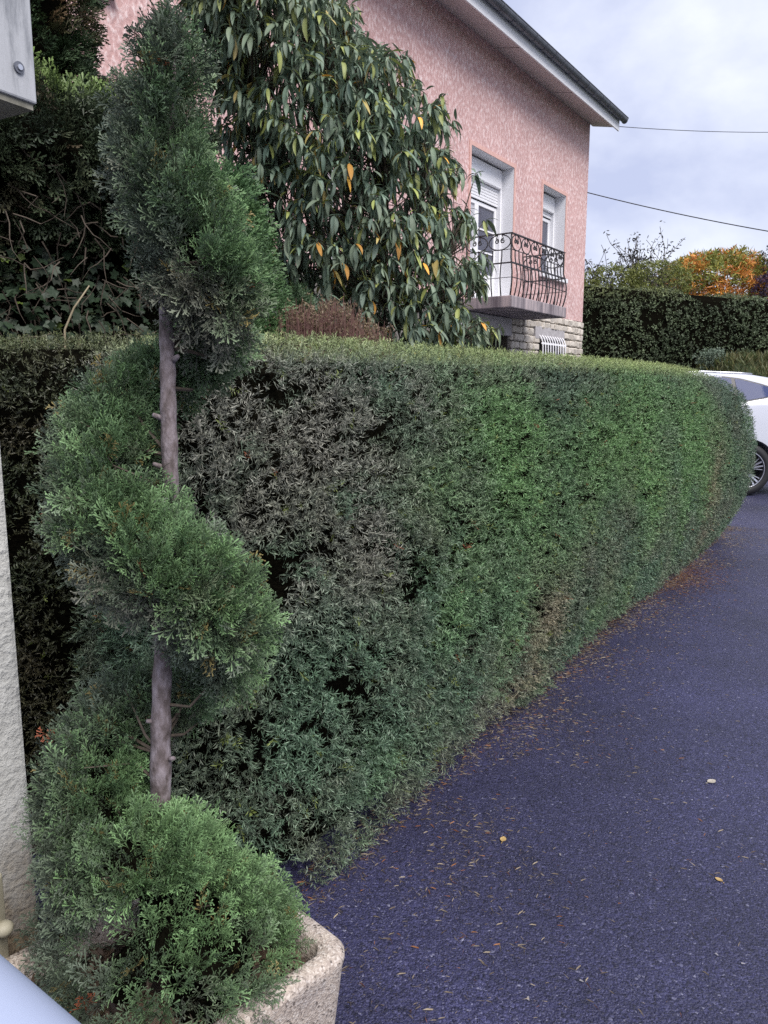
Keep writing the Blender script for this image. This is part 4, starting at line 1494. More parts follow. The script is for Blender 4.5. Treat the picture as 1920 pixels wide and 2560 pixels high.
ca, cb = on_y(600, 720, 3.95), on_y(800, 730, 3.95)
hs = empty('dry_shrub', ((ca[0] + cb[0]) / 2, 4.05, 0), 0, 'low dry reddish brown shrub of fine upright twigs just behind the clipped hedge', 'shrub')
lo = np.array(hs.location)
mb = MB()
P, Cc = [], []
for i in range(620):
    u = rng.uniform(-1, 1); v = rng.uniform(-1, 1)
    top = 1.86 - .10 * u * u - .05 * (u > .6) + .03 * math.sin(u * 9) + rng.normal(0, .025) - .05 * v * v
    p = np.array([u * (cb[0] - ca[0]) * .55, v * .24, 1.2])
    q = p + np.array([rng.normal(0, .04) + u * .03, rng.normal(0, .04), top - 1.2])
    m_ = (p + q) / 2 + rng.normal(0, .015, 3)
    mb.tube([p, m_, q], [.003, .0022, .001], 3, False)
    for k_ in range(7):
        t_ = rng.uniform(.45, 1.02)
        P.append(p + (q - p) * t_ + rng.normal(0, .012, 3)); Cc.append(t_)
mats_red = mottled('reddish_twig', [(0.3, (0.10, 0.05, 0.045)), (0.7, (0.19, 0.10, 0.085))], 30, .9, 0)
tag(mb.build('twigs', mats_red, hs), kind='stuff')
mb = MB()
for k_ in range(14):
    an = k_ * .45
    mb.tube([(.03 * math.cos(an), .03 * math.sin(an), 0), (.10 * math.cos(an), .08 * math.sin(an), .6), (.2 * math.cos(an), .14 * math.sin(an), 1.25)], [.012, .01, .006], 5)
tag(mb.build('stems', M['twig'], hs), kind='stuff')
P = np.array(P); n = len(P); Cc = np.array(Cc)
col = lerpc((0.13, 0.065, 0.055), (0.22, 0.17, 0.10), np.clip((Cc - .7) * 3 + rng.normal(0, .25, n), 0, 1))
foliage('seed_heads', leafclump_protos(3, 5, .8, .5), P, rng.normal(size=(n, 3)) + np.array([0, 0, 1]), rng.uniform(.010, .020, n), col, M['leaf'], hs)

# ------------------------------------------------------------------ the big leathery-leaved viburnum
def vleaf(seed, L=1.0, W=.25, droop=.5, fold=.35):
    r = random.Random(seed)
    nseg = 5
    V, T, tip = [], [], []
    x = y = 0
    pts = []
    ang = 0.0
    px_, pz_ = 0.0, 0.0
    for i in range(nseg + 1):
        t = i / nseg
        pts.append((px_, pz_, ang))
        ang = -droop * t * 1.3
        px_ += math.cos(ang) * L / nseg
        pz_ += math.sin(ang) * L / nseg
    wv = r.uniform(-.08, .08)
    for i, (a, b, an) in enumerate(pts):
        t = i / nseg
        w = W / 2 * (math.sin(math.pi * min(1, t * .93 + .04)) ** .72) * (1.05 - .25 * t)
        if i == 0: w = W * .03
        if i == nseg: w = W * .02
        up = fold * w
        yo = wv * math.sin(t * 3)
        V += [(a, yo - w, b + up), (a, yo, b), (a, yo + w, b + up)]
        tip += [.5, 1, .5]
    for i in range(nseg):
        q = i * 3
        T += [(q, q + 3, q + 4), (q, q + 4, q + 1), (q + 1, q + 4, q + 5), (q + 1, q + 5, q + 2)]
    V = np.array(V)
    # protos use +Z as the axis: leaf runs along +Z, upper face to +X
    V = np.stack([V[:, 2], V[:, 1], V[:, 0]], 1)
    return V, np.array(T), np.array(tip)
VL = [vleaf(i, 1.0, w, d, f) for i, (w, d, f) in enumerate(((.22, .45, .35), (.24, .8, .25), (.20, .35, .5), (.25, .6, .4), (.22, 1.0, .3), (.26, .45, .2)))]
VY = 5.7
rows = [(-60, 370, 700), (0, 380, 740), (100, 400, 852), (200, 440, 950), (300, 455, 1012), (420, 480, 1002), (540, 520, 1044), (640, 550, 1056), (770, 600, 1062), (860, 640, 1050)]
ry = [r_[0] for r_ in rows]
vib = empty('viburnum', (.0, VY + .2, 0), 0, 'large evergreen shrub with long drooping leathery leaves in front of the pink house', 'shrub')
vlo = np.array(vib.location)
clusters = []
for i in range(2100):
    y = rng.uniform(-60, 860)
    xl = np.interp(y, ry, [r_[1] for r_ in rows]); xr = np.interp(y, ry, [r_[2] for r_ in rows])
    u = rng.uniform(-1, 1)
    xr += 34 * math.sin(y * .055) + 22 * math.sin(y * .131 + 1) - 34
    if i % 12 == 0: u = rng.uniform(.9, 1.14)
    xm, hw = (xl + xr) / 2, (xr - xl) / 2 - 22
    dmax = .75 * math.sqrt(max(0, 1 - u * u)) + .14
    v = rng.uniform(-1, 1)
    if i % 3: v = -1 + (v + 1) * rng.random() ** .8
    clusters.append((on_y(xm + u * hw, y - 14 + rng.normal(0, 8), VY + .25 + v * dmax), u, v))
LP, LZ, LX, LS, LC = [], [], [], [], []
for (c, u, v) in clusters:
    outd = unit(np.array([u * .9, v * .8 - .15, .35]) + rng.normal(0, .3, 3))
    nl = rng.integers(6, 11)
    hue = rng.random()
    spin0 = rng.uniform(0, 6.28)
    for k_ in range(nl):
        an = spin0 + k_ * 2.4
        el = rng.uniform(R(-85), R(-20)) if k_ > 1 else rng.uniform(R(-10), R(45))
        d_ = np.array([math.cos(an) * math.cos(el), math.sin(an) * math.cos(el), math.sin(el)])
        d_ = unit(d_ + outd * .25)
        # local X (upper face) points up and outward
        upv = np.array([math.cos(an) * .5, math.sin(an) * .5, 1.0])
        upv = unit(upv - d_ * (upv @ d_) + rng.normal(0, .15, 3))
        LP.append(c + outd * rng.uniform(-.03, .02)); LZ.append(d_); LX.append(upv)
        LS.append(rng.uniform(.07, .172) if k_ > 1 else rng.uniform(.055, .11))
        rr_ = rng.random()
        base_ = np.array((0.060, 0.090, 0.068)) * (1 - hue) + np.array((0.085, 0.112, 0.075)) * hue
        if rr_ < .16: base_ = np.array((0.14, 0.16, 0.05))
        if rr_ < .03: base_ = np.array((0.19, 0.15, 0.05))
        if rr_ < .006: base_ = np.array((0.42, 0.20, 0.035))
        LC.append(base_ * 1.95 * rng.uniform(.75, 1.3))
LP, LZ, LX, LS, LC = map(np.array, (LP, LZ, LX, LS, LC))
# right and upper edges are more olive
ol = np.clip((LP[:, 0] - .35) * 1.6, 0, 1) * .5 + np.clip((LP[:, 2] - 3.2) * 1.0, 0, 1) * .45
LC = LC + (np.array((0.14, 0.142, 0.065)) - LC) * (ol * rng.uniform(.2, 1, len(ol)))[:, None]
Zf = unit(LZ); Xf = unit(LX - Zf * np.sum(LX * Zf, 1, keepdims=True)); Yf = np.cross(Zf, Xf)
FR = np.stack([Xf, Yf, Zf], axis=2)
# the 300 that show largest: nearest to the viewer's side, each an object of its own
key = camdist(LP) + np.where(LP[:, 2] > 1.75, 0, 9) - LS * 3
pick = np.argsort(key)[:300]
mask = np.zeros(len(LP), bool); mask[pick] = True
pal = [np.array((0.120, 0.166, 0.128)), np.array((0.160, 0.205, 0.142)), np.array((0.18, 0.20, 0.065)), np.array((0.19, 0.15, 0.05)), np.array((0.40, 0.20, 0.035)), np.array((0.13, 0.14, 0.07))]
lmesh = {}
for i in pick:
    ci = int(np.argmin([np.linalg.norm(LC[i] - p) for p in pal]))
    vi = int(rng.integers(0, len(VL)))
    if (ci, vi) not in lmesh:
        V, T, tip = VL[vi]
        lmesh[(ci, vi)] = tri_mesh('leaf', V, T, pal[ci][None, :] * (.85 + .3 * tip[:, None]), M['bigleaf'])
        lmesh[(ci, vi)].polygons.foreach_set('use_smooth', [True] * len(T))
    o = link_mesh('leaf', lmesh[(ci, vi)], vib)
    m4 = Matrix.Identity(4)
    for a0 in range(3):
        for b0 in range(3):
            m4[a0][b0] = FR[i][a0, b0] * LS[i]
        m4[a0][3] = (LP[i] - vlo)[a0]
    o.matrix_local = m4
V, T, c = scatter(VL, LP[~mask] - vlo, FR[~mask], LS[~mask], LC[~mask], (.7, 1.3))
me = tri_mesh('foliage', V, T, c, M['bigleaf'])
me.polygons.foreach_set('use_smooth', np.ones(len(T), bool))
tag(link_mesh('foliage', me, vib), kind='stuff')
# stems
base = np.array([.02, VY + .35, 0])
mains = []
for k_ in range(9):
    an = k_ * .7
    e = on_y(np.interp(k_, [0, 8], [470, 960]), [60, 0, 30, 80, 160, 260, 330, 430, 560][k_], VY + .3 + .25 * math.sin(an))
    b0 = base + np.array([.10 * math.cos(an), .10 * math.sin(an), 0])
    m1 = b0 * .62 + e * .38 + np.array([0, .1, .15])
    pts = catmull([np.append(b0, .028), np.append(m1, .02), np.append(b0 * .3 + e * .7 + np.array([0, 0, .08]), .013), np.append(e, .006)], 5)
    MB().tube([tuple(q[:3] - vlo) for q in pts], list(pts[:, 3]), 7).build('stem', M['twig'], vib, smooth=True)
    mains.append(pts)
allp = np.concatenate(mains)
mb = MB()
for (c, u, v) in clusters:
    cand = allp[allp[:, 2] < c[2] + .05]
    if not len(cand): continue
    q = cand[np.argmin(np.linalg.norm(cand[:, :3] - (c - np.array([0, -.1, .25])), axis=1))][:3]
    mid = (q + c) / 2 + np.array([0, 0, -.04]) + rng.normal(0, .03, 3)
    mb.tube([q - vlo, mid - vlo, c - vlo], [.007, .005, .003], 4, False)
tag(mb.build('branches', M['twig'], vib), kind='stuff')
# a spray of the shrub's own leaves low down by the porch is part of the same crown

# ------------------------------------------------------------------ background plants
def gen_hedge(name, A, B, zb, zt0, zt1, th, label, count, cols, seed):
    A, B = np.array(A, float), np.array(B, float)
    d = unit(B - A); L = np.linalg.norm(B - A)
    nrm = np.array([d[1], -d[0], 0])
    def pr(t):
        zt = zt0 + (zt1 - zt0) * t
        return [(0, zb), (.05, zb + .6), (.12, (zb + zt) / 2), (.10, zt - .5), (0, zt - .15), (-.15, zt), (-th * .6, zt + .03), (-th, zt - .3), (-th - .05, zb)]
    v, f = hedge_env(A, d, nrm, L, pr, .3, .3, 30)
    root = empty(name, tuple((A + B) / 2 - nrm * th / 2 + np.array([0, 0, zb])), 0, label, 'hedge')
    lo = np.array(root.location)
    v2 = shrink(v - np.array([0, 0, zb]), f, .12) + np.array([0, 0, zb])
    MB().add(v2 - lo, f).build('shade_core', M['core'], root)  # near-black body, painted shade between the leaf clumps
    P, N = sample_surface(v, f, count, lambda c, nr: np.where(nr @ nrm > -.2, 1, .1))
    hole = fbm(P, 3.2, seed)
    k_ = (hole > .31) | (rng.random(len(P)) < .2)
    P, N = P[k_], N[k_]; n = len(P)
    P = P + N * (-rng.random(n) ** 1.4 * .22 + (fbm(P, 2.0, seed + 1) - .5) * .40)[:, None]
    zrel = (P[:, 2] - zb) / (max(zt0, zt1) - zb)
    g = fbm(P, 1.6, seed + 2)
    col = lerpc(cols[0], cols[1], np.clip((g - .3) * 2.2, 0, 1))
    topk = np.clip((zrel - .80) * 5, 0, 1) * np.clip(rng.normal(.65, .3, n), 0, 1)
    col = col + (np.array(cols[2]) - col) * topk[:, None]
    col *= rng.uniform(.5, 1.6, n)[:, None]
    foliage('foliage', CLUMP, P - lo, unit(N + np.array([0, 0, .4]) + rng.normal(0, .5, (n, 3))), rng.uniform(.07, .13, n), col, M['leaf'], root)
    return root
gen_hedge('boundary_hedge', (4.4, 19.8, 0), (13.5, 19.3, 0), 1.15, 4.10, 3.30, 1.4, 'tall dark boundary hedge on the bank behind the white car', 15000,
          ((0.085, 0.115, 0.066), (0.15, 0.195, 0.11), (0.22, 0.24, 0.08)), 91)

def crown_tree(name, c, zb, zc, rx, ry_, rz, label, cat, count, colfn, size, seed, parts=True, droop=0.0, protos=None, group=None, trunk_r=.06):
    root = empty(name, (c[0], c[1], zb), 0, label, cat, group)
    lo = np.array(root.location)
    ph = unit(rng.normal(size=(count, 3)))
    r = (rng.random(count) ** .33) * .35 + .65
    la = .40 if name == 'autumn_tree' else .80
    lump = 1 - la / 2 + la * fbm(ph * 2.0 + seed, 1.7, seed)
    P = np.array([c[0], c[1], zc]) + ph * np.array([rx, ry_, rz]) * (r * lump)[:, None]
    P = P[P[:, 2] > zc - rz * .55]
    n = len(P)
    col = colfn(P)
    Z = unit((P - np.array([c[0], c[1], zc])) / np.array([rx, ry_, rz]) + np.array([0, 0, -droop]) + rng.normal(0, .4, (n, 3)))
    foliage('crown', protos or CLUMP, P - lo, Z, rng.uniform(*size, n), col, M['leaf'], root)
    mb = MB()
    top = zc - zb
    mb.tube([(0, 0, -.05), (.03, 0, top * .5), (0, .02, top)], [trunk_r, trunk_r * .8, trunk_r * .4], 8)
    for k_ in range(9):
        an = k_ * 2.4
        z0_ = top * (.45 + .05 * k_)
        mb.tube([(0, 0, z0_), (rx * .4 * math.cos(an), ry_ * .4 * math.sin(an), z0_ + rz * .25), (rx * .75 * math.cos(an), ry_ * .75 * math.sin(an), z0_ + rz * .5)], [trunk_r * .5, trunk_r * .3, trunk_r * .12], 5)
    mb.build('trunk', M['twig'], root, smooth=True)
    return root

ac = on_y(1546, 626, 25)
def autumn(P):
    g = fbm(P, 1.5, 7); h_ = fbm(P, 3.3, 19)
    col = lerpc((0.18, 0.23, 0.06), (0.34, 0.32, 0.07), rng.random(len(P)))
    o_ = (h_ + .25 * (rng.random(len(P)) - .5) + .10 * np.clip((ac[2] + .6 - P[:, 2]), -1, 1)) > .53
    col[o_] = lerpc((0.52, 0.19, 0.06), (0.66, 0.34, 0.07), rng.random(o_.sum()))
    return col * rng.uniform(.7, 1.3, len(P))[:, None]
LONG = leafclump_protos(4, 7, .9, .22)
crown_tree('autumn_tree', ac, 2.0, ac[2], 1.85, 1.4, 1.15, 'round orange and green autumn tree above the boundary hedge', 'tree', 3600, autumn, (.13, .22), 3, droop=.5, protos=LONG)
pcx = on_y(1668, 622, 23.5)
crown_tree('purple_shrub', pcx, 2.0, pcx[2] - .1, .55, .5, .6, 'dark purple leaved shrub beside the orange autumn tree', 'shrub', 900, lambda P: lerpc((0.05, 0.03, 0.06), (0.10, 0.06, 0.12), rng.random(len(P))), (.08, .14), 5)
dcx = on_y(1702, 566, 24)
crown_tree('dark_tree', dcx, 2.0, dcx[2], .85, .8, .75, 'dark leaved tree above the purple shrub', 'tree', 420, lambda P: lerpc((0.02, 0.02, 0.025), (0.04, 0.04, 0.04), rng.random(len(P))), (.10, .16), 9)
ycx = on_y(1385, 612, 21.8)
for (xx, yy, rx_) in ((1325, 612, 1.05), (1418, 604, .95)):
    q = on_y(xx, yy, 22)
    crown_tree('yellow_green_shrub', q, 2.0, q[2] - .10, rx_, .5, .62, ('yellow green leafy shrub below the first bare twiggy tree by the house' if xx < 1400 else 'yellow green leafy shrub between the bare twiggy tree and the orange tree'), 'shrub', 1100,
               lambda P: lerpc((0.14, 0.17, 0.05), (0.26, 0.28, 0.08), rng.random(len(P))) * rng.uniform(.7, 1.2, len(P))[:, None], (.08, .15), 21 + xx % 7)

def twiggy(name, px_top, Y, spread, label, nbr, seed, dense):
    r_ = np.random.default_rng(seed)
    top = on_y(px_top[0], px_top[1], Y)
    root = empty(name, (top[0], top[1], 2.0), 0, label, 'tree')
    lo = np.array(root.location)
    H_ = top[2] - 2.0
    mb = MB(); tips = []
    def grow(p, d, l, rad_, lev):
        pts = [p]
        dd = d.copy()
        for k_ in range(4):
            dd = unit(dd + r_.normal(0, .12, 3) + np.array([0, 0, .06]))
            pts.append(pts[-1] + dd * l / 4)
        mb.tube(pts, [max(q_, .007) for q_ in (rad_, rad_ * .85, rad_ * .7, rad_ * .55, rad_ * .4)], 4, False)
        if lev == 0:
            tips.extend(pts[1:]); return
        for k_ in range(dense if lev > 1 else dense + 1):
            q = pts[r_.integers(1, 5)]
            an = r_.uniform(0, 6.28)
            side = np.array([math.cos(an), math.sin(an) * .6, 0])
            grow(q, unit(dd * .7 + side * r_.uniform(.35, .7)), l * r_.uniform(.5, .72), rad_ * .5, lev - 1)
    for k_ in range(nbr):
        an = k_ * 2.4 + seed
        d = unit(np.array([math.cos(an) * spread, math.sin(an) * spread * .6, 1.0]))
        grow(np.array([.05 * math.cos(an), .05 * math.sin(an), 0]), d, H_ * r_.uniform(.44, .60), .035, 2)
    mb.build('trunk', M['twig'], root)
    tips = np.array(tips)
    n = len(tips)
    kk = r_.integers(0, n, int(n * 1.6))
    P = tips[kk] + r_.normal(0, .06, (len(kk), 3))
    col = lerpc((0.03, 0.03, 0.034), (0.06, 0.055, 0.05), rng.random(len(P)))
    foliage('crown', leafclump_protos(3, 2, .9, .4), P, rng.normal(size=(len(P), 3)), rng.uniform(.08, .15, len(P)), col, M['leaf'], root)
    return root
twiggy('bare_tree', (1302, 522, 0), 23, .34, 'sparse upright twiggy tree beside the corner of the pink house', 8, 3, 4)
twiggy('bare_tree', (1392, 528, 0), 24, .42, 'finely branched half bare tree between the house and the orange tree', 11, 8, 5)

q = on_z(1541, 785, 1.95)
q = on_y(1541, 772, 18.2)
sp_ = empty('pale_plant', (q[0], q[1], bank_z(q[0], q[1])), 0, 'pale grey green leafy plant at the foot of the boundary hedge', 'plant')
lo = np.array(sp_.location)
n = 420
P = np.stack([rng.normal(0, .16, n), rng.normal(0, .12, n), rng.uniform(.0, .50, n)], 1)
col = lerpc((0.12, 0.17, 0.12), (0.22, 0.28, 0.21), rng.random(n))
foliage('leaves', CLUMP, P, rng.normal(size=(n, 3)) * .5 + np.array([0, -.3, .8]), rng.uniform(.07, .12, n), col, M['leaf'], sp_)
mb = MB()
for k_ in range(7):
    an = k_ * .9
    mb.tube([(0, 0, -.03), (.1 * math.cos(an), .1 * math.sin(an), .42)], [.01, .004], 5)
tag(mb.build('stems', M['twig'], sp_), kind='stuff')

# ------------------------------------------------------------------ white car
CX, CYN = 4.93, 10.42                       # rear wheel centre x, near tyre face y
HW = .90
car = empty('parked_car', (CX - 1.3, CYN + HW, 0), 0, 'white parked car with tinted rear windows behind the end of the clipped hedge', 'car')
cx0 = CX - car.location[0]                  # rear wheel in car space (x to the rear)
XF, XR = cx0 - 2.66, cx0
LEN0, LEN1 = XF - .90, XR + .95
def car_section(x):
    """half section points (y half width, z) from the sill up to the roof middle"""
    t = (x - LEN0) / (LEN1 - LEN0)
    plan = 1 - .16 * max(0, (.10 - t) / .10) ** 2 - .13 * max(0, (t - .93) / .07) ** 2
    zbot = .24 + .18 * max(0, (.07 - t) / .07) + .16 * max(0, (t - .94) / .06)
    belt = np.interp(x, [LEN0, XF - .35, XF + .5, XR - 1.2, XR + .2, LEN1], [.72, .95, 1.06, 1.14, 1.28, 1.22])
    roof = np.interp(x, [LEN0, XF - .5, XF + .35, XF + 1.15, XF + 1.7, XR - .6, XR + .1, XR + .5, XR + .75, LEN1], [.80, .98, 1.09, 1.52, 1.655, 1.695, 1.66, 1.59, 1.47, 1.06])
    roof = max(roof, belt + .02) if x < LEN1 - .01 else roof
    hgt = roof - belt
    rw = np.interp(hgt, [0.0, .1, .45], [.80, .72, .585])
    w = HW * plan
    return [(w * .93, zbot), (w * .985, zbot + .10), (w * 1.0, .60), (w * .995, .80), (w * .985, .93 if belt > 1 else belt - .1), (w * .965, belt - .06), (w * .945, belt), (w * (rw / .9) + (w * .945 - w * rw / .9) * .42, belt + hgt * .52), (w * rw / .9 * 1.02, belt + hgt * .86), (w * rw / .9 * .92, belt + hgt * .96), (w * .40, roof), (0.0, roof + .012)]
sx = sorted(set(list(np.linspace(LEN0, LEN1, 46)) + [XF + .35, XR + .5]))
nS_ = 12
V, F = [], []
ring = 2 * nS_ - 1 + 1
for x in sx:
    sct = car_section(x)
    r_ = [(x, -y, z) for (y, z) in sct] + [(x, y, z) for (y, z) in reversed(sct[:-1])]
    V += r_
nr_ = 2 * nS_ - 1
for i in range(len(sx) - 1):
    for k_ in range(nr_):
        F.append((i * nr_ + k_, i * nr_ + (k_ + 1) % nr_, (i + 1) * nr_ + (k_ + 1) % nr_, (i + 1) * nr_ + k_))
F.append(tuple(range(nr_ - 1, -1, -1))); F.append(tuple((len(sx) - 1) * nr_ + k_ for k_ in range(nr_)))
bm = bmesh.new()
bv = [bm.verts.new(p) for p in V]
for f in F: bm.faces.new([bv[i] for i in f])
bmesh.ops.recalc_face_normals(bm, faces=bm.faces[:])
me = bpy.data.meshes.new('body'); bm.to_mesh(me); bm.free()
me.materials.append(M['paint'])
body = bpy.data.objects.new('body', me); C.objects.link(body)
WR = .362
cutm = MB()
for wx in (XF, XR):
    for sgn in (-1, 1):
        y0_, y1_ = (-1.2, -.58) if sgn < 0 else (.58, 1.2)
        cutm.tube([(wx, y0_, WR), (wx, y1_, WR)], WR + .055, 40)
cut = cutm.build('cutter', M['dark'])
bm = bmesh.new(); bm.from_mesh(cut.data); bmesh.ops.recalc_face_normals(bm, faces=bm.faces[:]); bm.to_mesh(cut.data); bm.free()
md = body.modifiers.new('b', 'BOOLEAN'); md.object = cut; md.operation = 'DIFFERENCE'; md.solver = 'EXACT'
bpy.context.view_layer.update()
dg = bpy.context.evaluated_depsgraph_get()
me2 = bpy.data.meshes.new_from_object(body.evaluated_get(dg))
body.modifiers.clear()
body.data = me2
bpy.data.objects.remove(cut)
body.parent = car
smooth_angle(body, 28)

def side_y(x, z):
    sct = car_section(x)
    zz = [p[1] for p in sct[:-2]]; yy = [p[0] for p in sct[:-2]]
    return float(np.interp(z, zz, yy))
def side_patch(name, poly_top, poly_bot, x0, x1, mat, parent, off=.006, n=14, sgn=-1, m=6):
    mb = MB(); V, F = [], []
    for i in range(n + 1):
        x = x0 + (x1 - x0) * i / n
        zt_, zb_ = np.interp(x, *zip(*poly_top)), np.interp(x, *zip(*poly_bot))
        for j in range(m + 1):
            z = zb_ + (zt_ - zb_) * j / m
            V.append((x, sgn * (side_y(x, z) + off), z))
    for i in range(n):
        for j in range(m):
            q = (i * (m + 1) + j, (i + 1) * (m + 1) + j, (i + 1) * (m + 1) + j + 1, i * (m + 1) + j + 1)
            F.append(q if sgn < 0 else tuple(reversed(q)))
    return mb.add(V, F).build(name, mat, parent, smooth=True)
wt = [(XF + .85, 1.14), (XF + 1.35, 1.48), (XF + 1.8, 1.575), (XR - .35, 1.612), (XR - .05, 1.575), (XR + .22, 1.50), (XR + .50, 1.405)]
wb = [(XF + .85, 1.10), (XR - 1.2, 1.175), (XR - .1, 1.285), (XR + .20, 1.335), (XR + .50, 1.395)]
for sg in (-1, 1):
    side_patch('window_surround', [(a0, b0 + .018) for a0, b0 in wt], [(a0, b0 - .016) for a0, b0 in wb], XF + .80, XR + .52, M['blacktrim'], car, .004, 40, sg)
    for (x0, x1) in ((XF + .90, XF + 1.62), (XF + 1.70, XR - .18), (XR - .13, XR + .47)):
        side_patch('side_window', wt, wb, x0, x1, M['carglass'], car, .009, 16, sg)
    def seam(pts, name='panel_gap', r=.0035):
        mb = MB(); mb.tube([(x, sg * (side_y(x, z) + .0012), z) for (x, z) in pts], r, 5)
        mb.build(name, M['seam'], car)
    seam([(XR - .145, 1.27), (XR - .06, 1.22), (XR - .02, 1.16), (XR - .035, 1.10), (XR - .12, 1.01), (XR - .22, .93), (XR - .36, .82), (XR - .43, .70), (XR - .46, .5), (XR - .46, .34)])
    seam([(XF + 1.66, 1.14), (XF + 1.66, .8), (XF + 1.62, .5), (XF + 1.60, .34)])
    seam([(XF + .75, 1.04), (XF + .60, .9), (XF + .56, .6), (XF + .58, .34)])
    # fuel flap on both sides' panels is only on the near side
    if sg < 0:
        seam([(XR + .47 + .10 * math.cos(R(a0)), .985 + .10 * math.sin(R(a0))) for a0 in range(0, 361, 15)], 'fuel_flap', .003)
    for (x0, x1) in ((XF + .95, XF + 1.2), (XR - .62, XR - .40)):
        mb = MB(); mb.tube([(x0 + (x1 - x0) * k_ / 4, sg * (side_y(x0, 1.0) + .012 + .022 * math.sin(math.pi * k_ / 4)), 1.0) for k_ in range(5)], .012, 8)
        mb.build('door_handle', M['paint'], car, smooth=True)
    mb = MB(); mb.tube([(x_, sg * (car_section(x_)[9][0] - .03), car_section(x_)[9][1] + .016) for x_ in np.linspace(XF + 1.45, XR + .15, 9)], .012, 8)
    mb.build('roof_rail', M['alloy'], car, smooth=True)
    mb = MB(); mb.box((XR + .72, sg * .80 - .09, .98), (XR + .86, sg * .80 + .03 * (sg > 0), 1.2), bev=.03); mb.build('tail_light', plain('red_lens', (.35, .01, .01), .2), car)
    mb = MB(); mb.box((LEN0 + .10, sg * .66 - .10, .68), (LEN0 + .38, sg * .66 + .10, .80), bev=.03); mb.build('headlight', M['alloy'], car)
    mb = MB(); mb.box((XF + .80, sg * .98 - .10, 1.06), (XF + .98, sg * .98 + .10, 1.2), bev=.04); mb.build('mirror', M['paint'], car)
# rear and front glass
def cross_patch(name, x0, x1, wk, off):
    V, F = [], []
    for i in range(7):
        x = x0 + (x1 - x0) * i / 6
        sct = car_section(x)
        yw, rf = sct[9][0] * wk, sct[-1][1]
        for j in range(9):
            y = -yw + 2 * yw * j / 8
            V.append((x, y, float(np.interp(abs(y), [0, sct[10][0], sct[9][0]], [sct[11][1], sct[10][1], sct[9][1]])) + off))
    for i in range(6):
        for j in range(8):
            F.append((i * 9 + j, i * 9 + j + 1, (i + 1) * 9 + j + 1, (i + 1) * 9 + j))
    MB().add(V, F).build(name, M['carglass'], car, smooth=True)
cross_patch('windscreen', XF + .45, XF + 1.25, .9, .008)
cross_patch('rear_window', XR + .53, XR + .80, .9, .008)
# wheels
def wheel(wx, sg):
    w = empty('wheel', (wx, sg * (HW - .115), WR))
    w.parent = car
    w.rotation_euler = (R(90) if sg < 0 else R(-90), 0, 0)      # local +z points outward
    prof = [(.235, -.11), (.30, -.115), (.345, -.10), (.360, -.07), (WR, 0), (.360, .07), (.345, .10), (.30, .117), (.262, .112), (.252, .10)]
    MB().lathe(prof, 48).build('tyre', M['rubber'], w, smooth=True)
    rim = MB().lathe([(.252, -.10), (.252, .095), (.250, .108), (.240, .108), (.232, .09), (.225, -.05), (.05, -.06), (0.0, -.06)], 48).build('rim', M['darkalloy'], w, smooth=True)
    rg = MB().lathe([(.253, .100), (.252, .111), (.241, .111), (.238, .100)], 48).build('rim_edge', M['alloy'], w, smooth=True)
    for k_ in range(5):
        a0 = R(72 * k_ + 20)
        for da, wd, zz in ((-.13, .016, .085), (.13, .016, .085), (0.36, .008, .07), (-.36, .008, .07)):
            ca, sa = math.cos(a0 + da), math.sin(a0 + da)
            c0 = (math.cos(a0 + da * .3) * .055, math.sin(a0 + da * .3) * .055)
            c1 = (ca * .243, sa * .243)
            dx_, dy_ = c1[0] - c0[0], c1[1] - c0[1]
            L_ = math.hypot(dx_, dy_); nx_, ny_ = -dy_ / L_, dx_ / L_
            Vv = []
            for (cc0, ww, zt_) in ((c0, wd * .8, zz - .015), (c1, wd, zz + .015)):
                for sx_ in (-1, 1):
                    Vv.append((cc0[0] + nx_ * ww * sx_, cc0[1] + ny_ * ww * sx_, zt_ - .03))
                for sx_ in (1, -1):
                    Vv.append((cc0[0] + nx_ * ww * .7 * sx_, cc0[1] + ny_ * ww * .7 * sx_, zt_))
            MB().add(Vv, [(0, 1, 5, 4), (1, 2, 6, 5), (2, 3, 7, 6), (3, 0, 4, 7), (0, 3, 2, 1), (4, 5, 6, 7)]).build('spoke', M['alloy'], rim)
        mb = MB(); mb.tube([(.045 * math.cos(a0 + .6), .045 * math.sin(a0 + .6), .04), (.045 * math.cos(a0 + .6), .045 * math.sin(a0 + .6), .075)], .009, 8); mb.build('wheel_bolt', M['alloy'], rim)
    MB().lathe([(.065, .0), (.065, .06), (.058, .068), (.03, .07), (.028, .078), (0, .078)], 24).build('hub_cap', M['darkalloy'], rim, smooth=True)
for wx in (XF, XR):
    for sg in (-1, 1):
        wheel(wx, sg)
mb = MB(); mb.box((XF - .5, -.62, .18), (XR + .5, .62, .34)); mb.build('underbody', M['dark'], car)
for wx in (XF, XR):
    mb = MB(); mb.box((wx - .40, -.60, .2), (wx + .40, .60, .78)); mb.build('wheel_well', M['dark'], car)

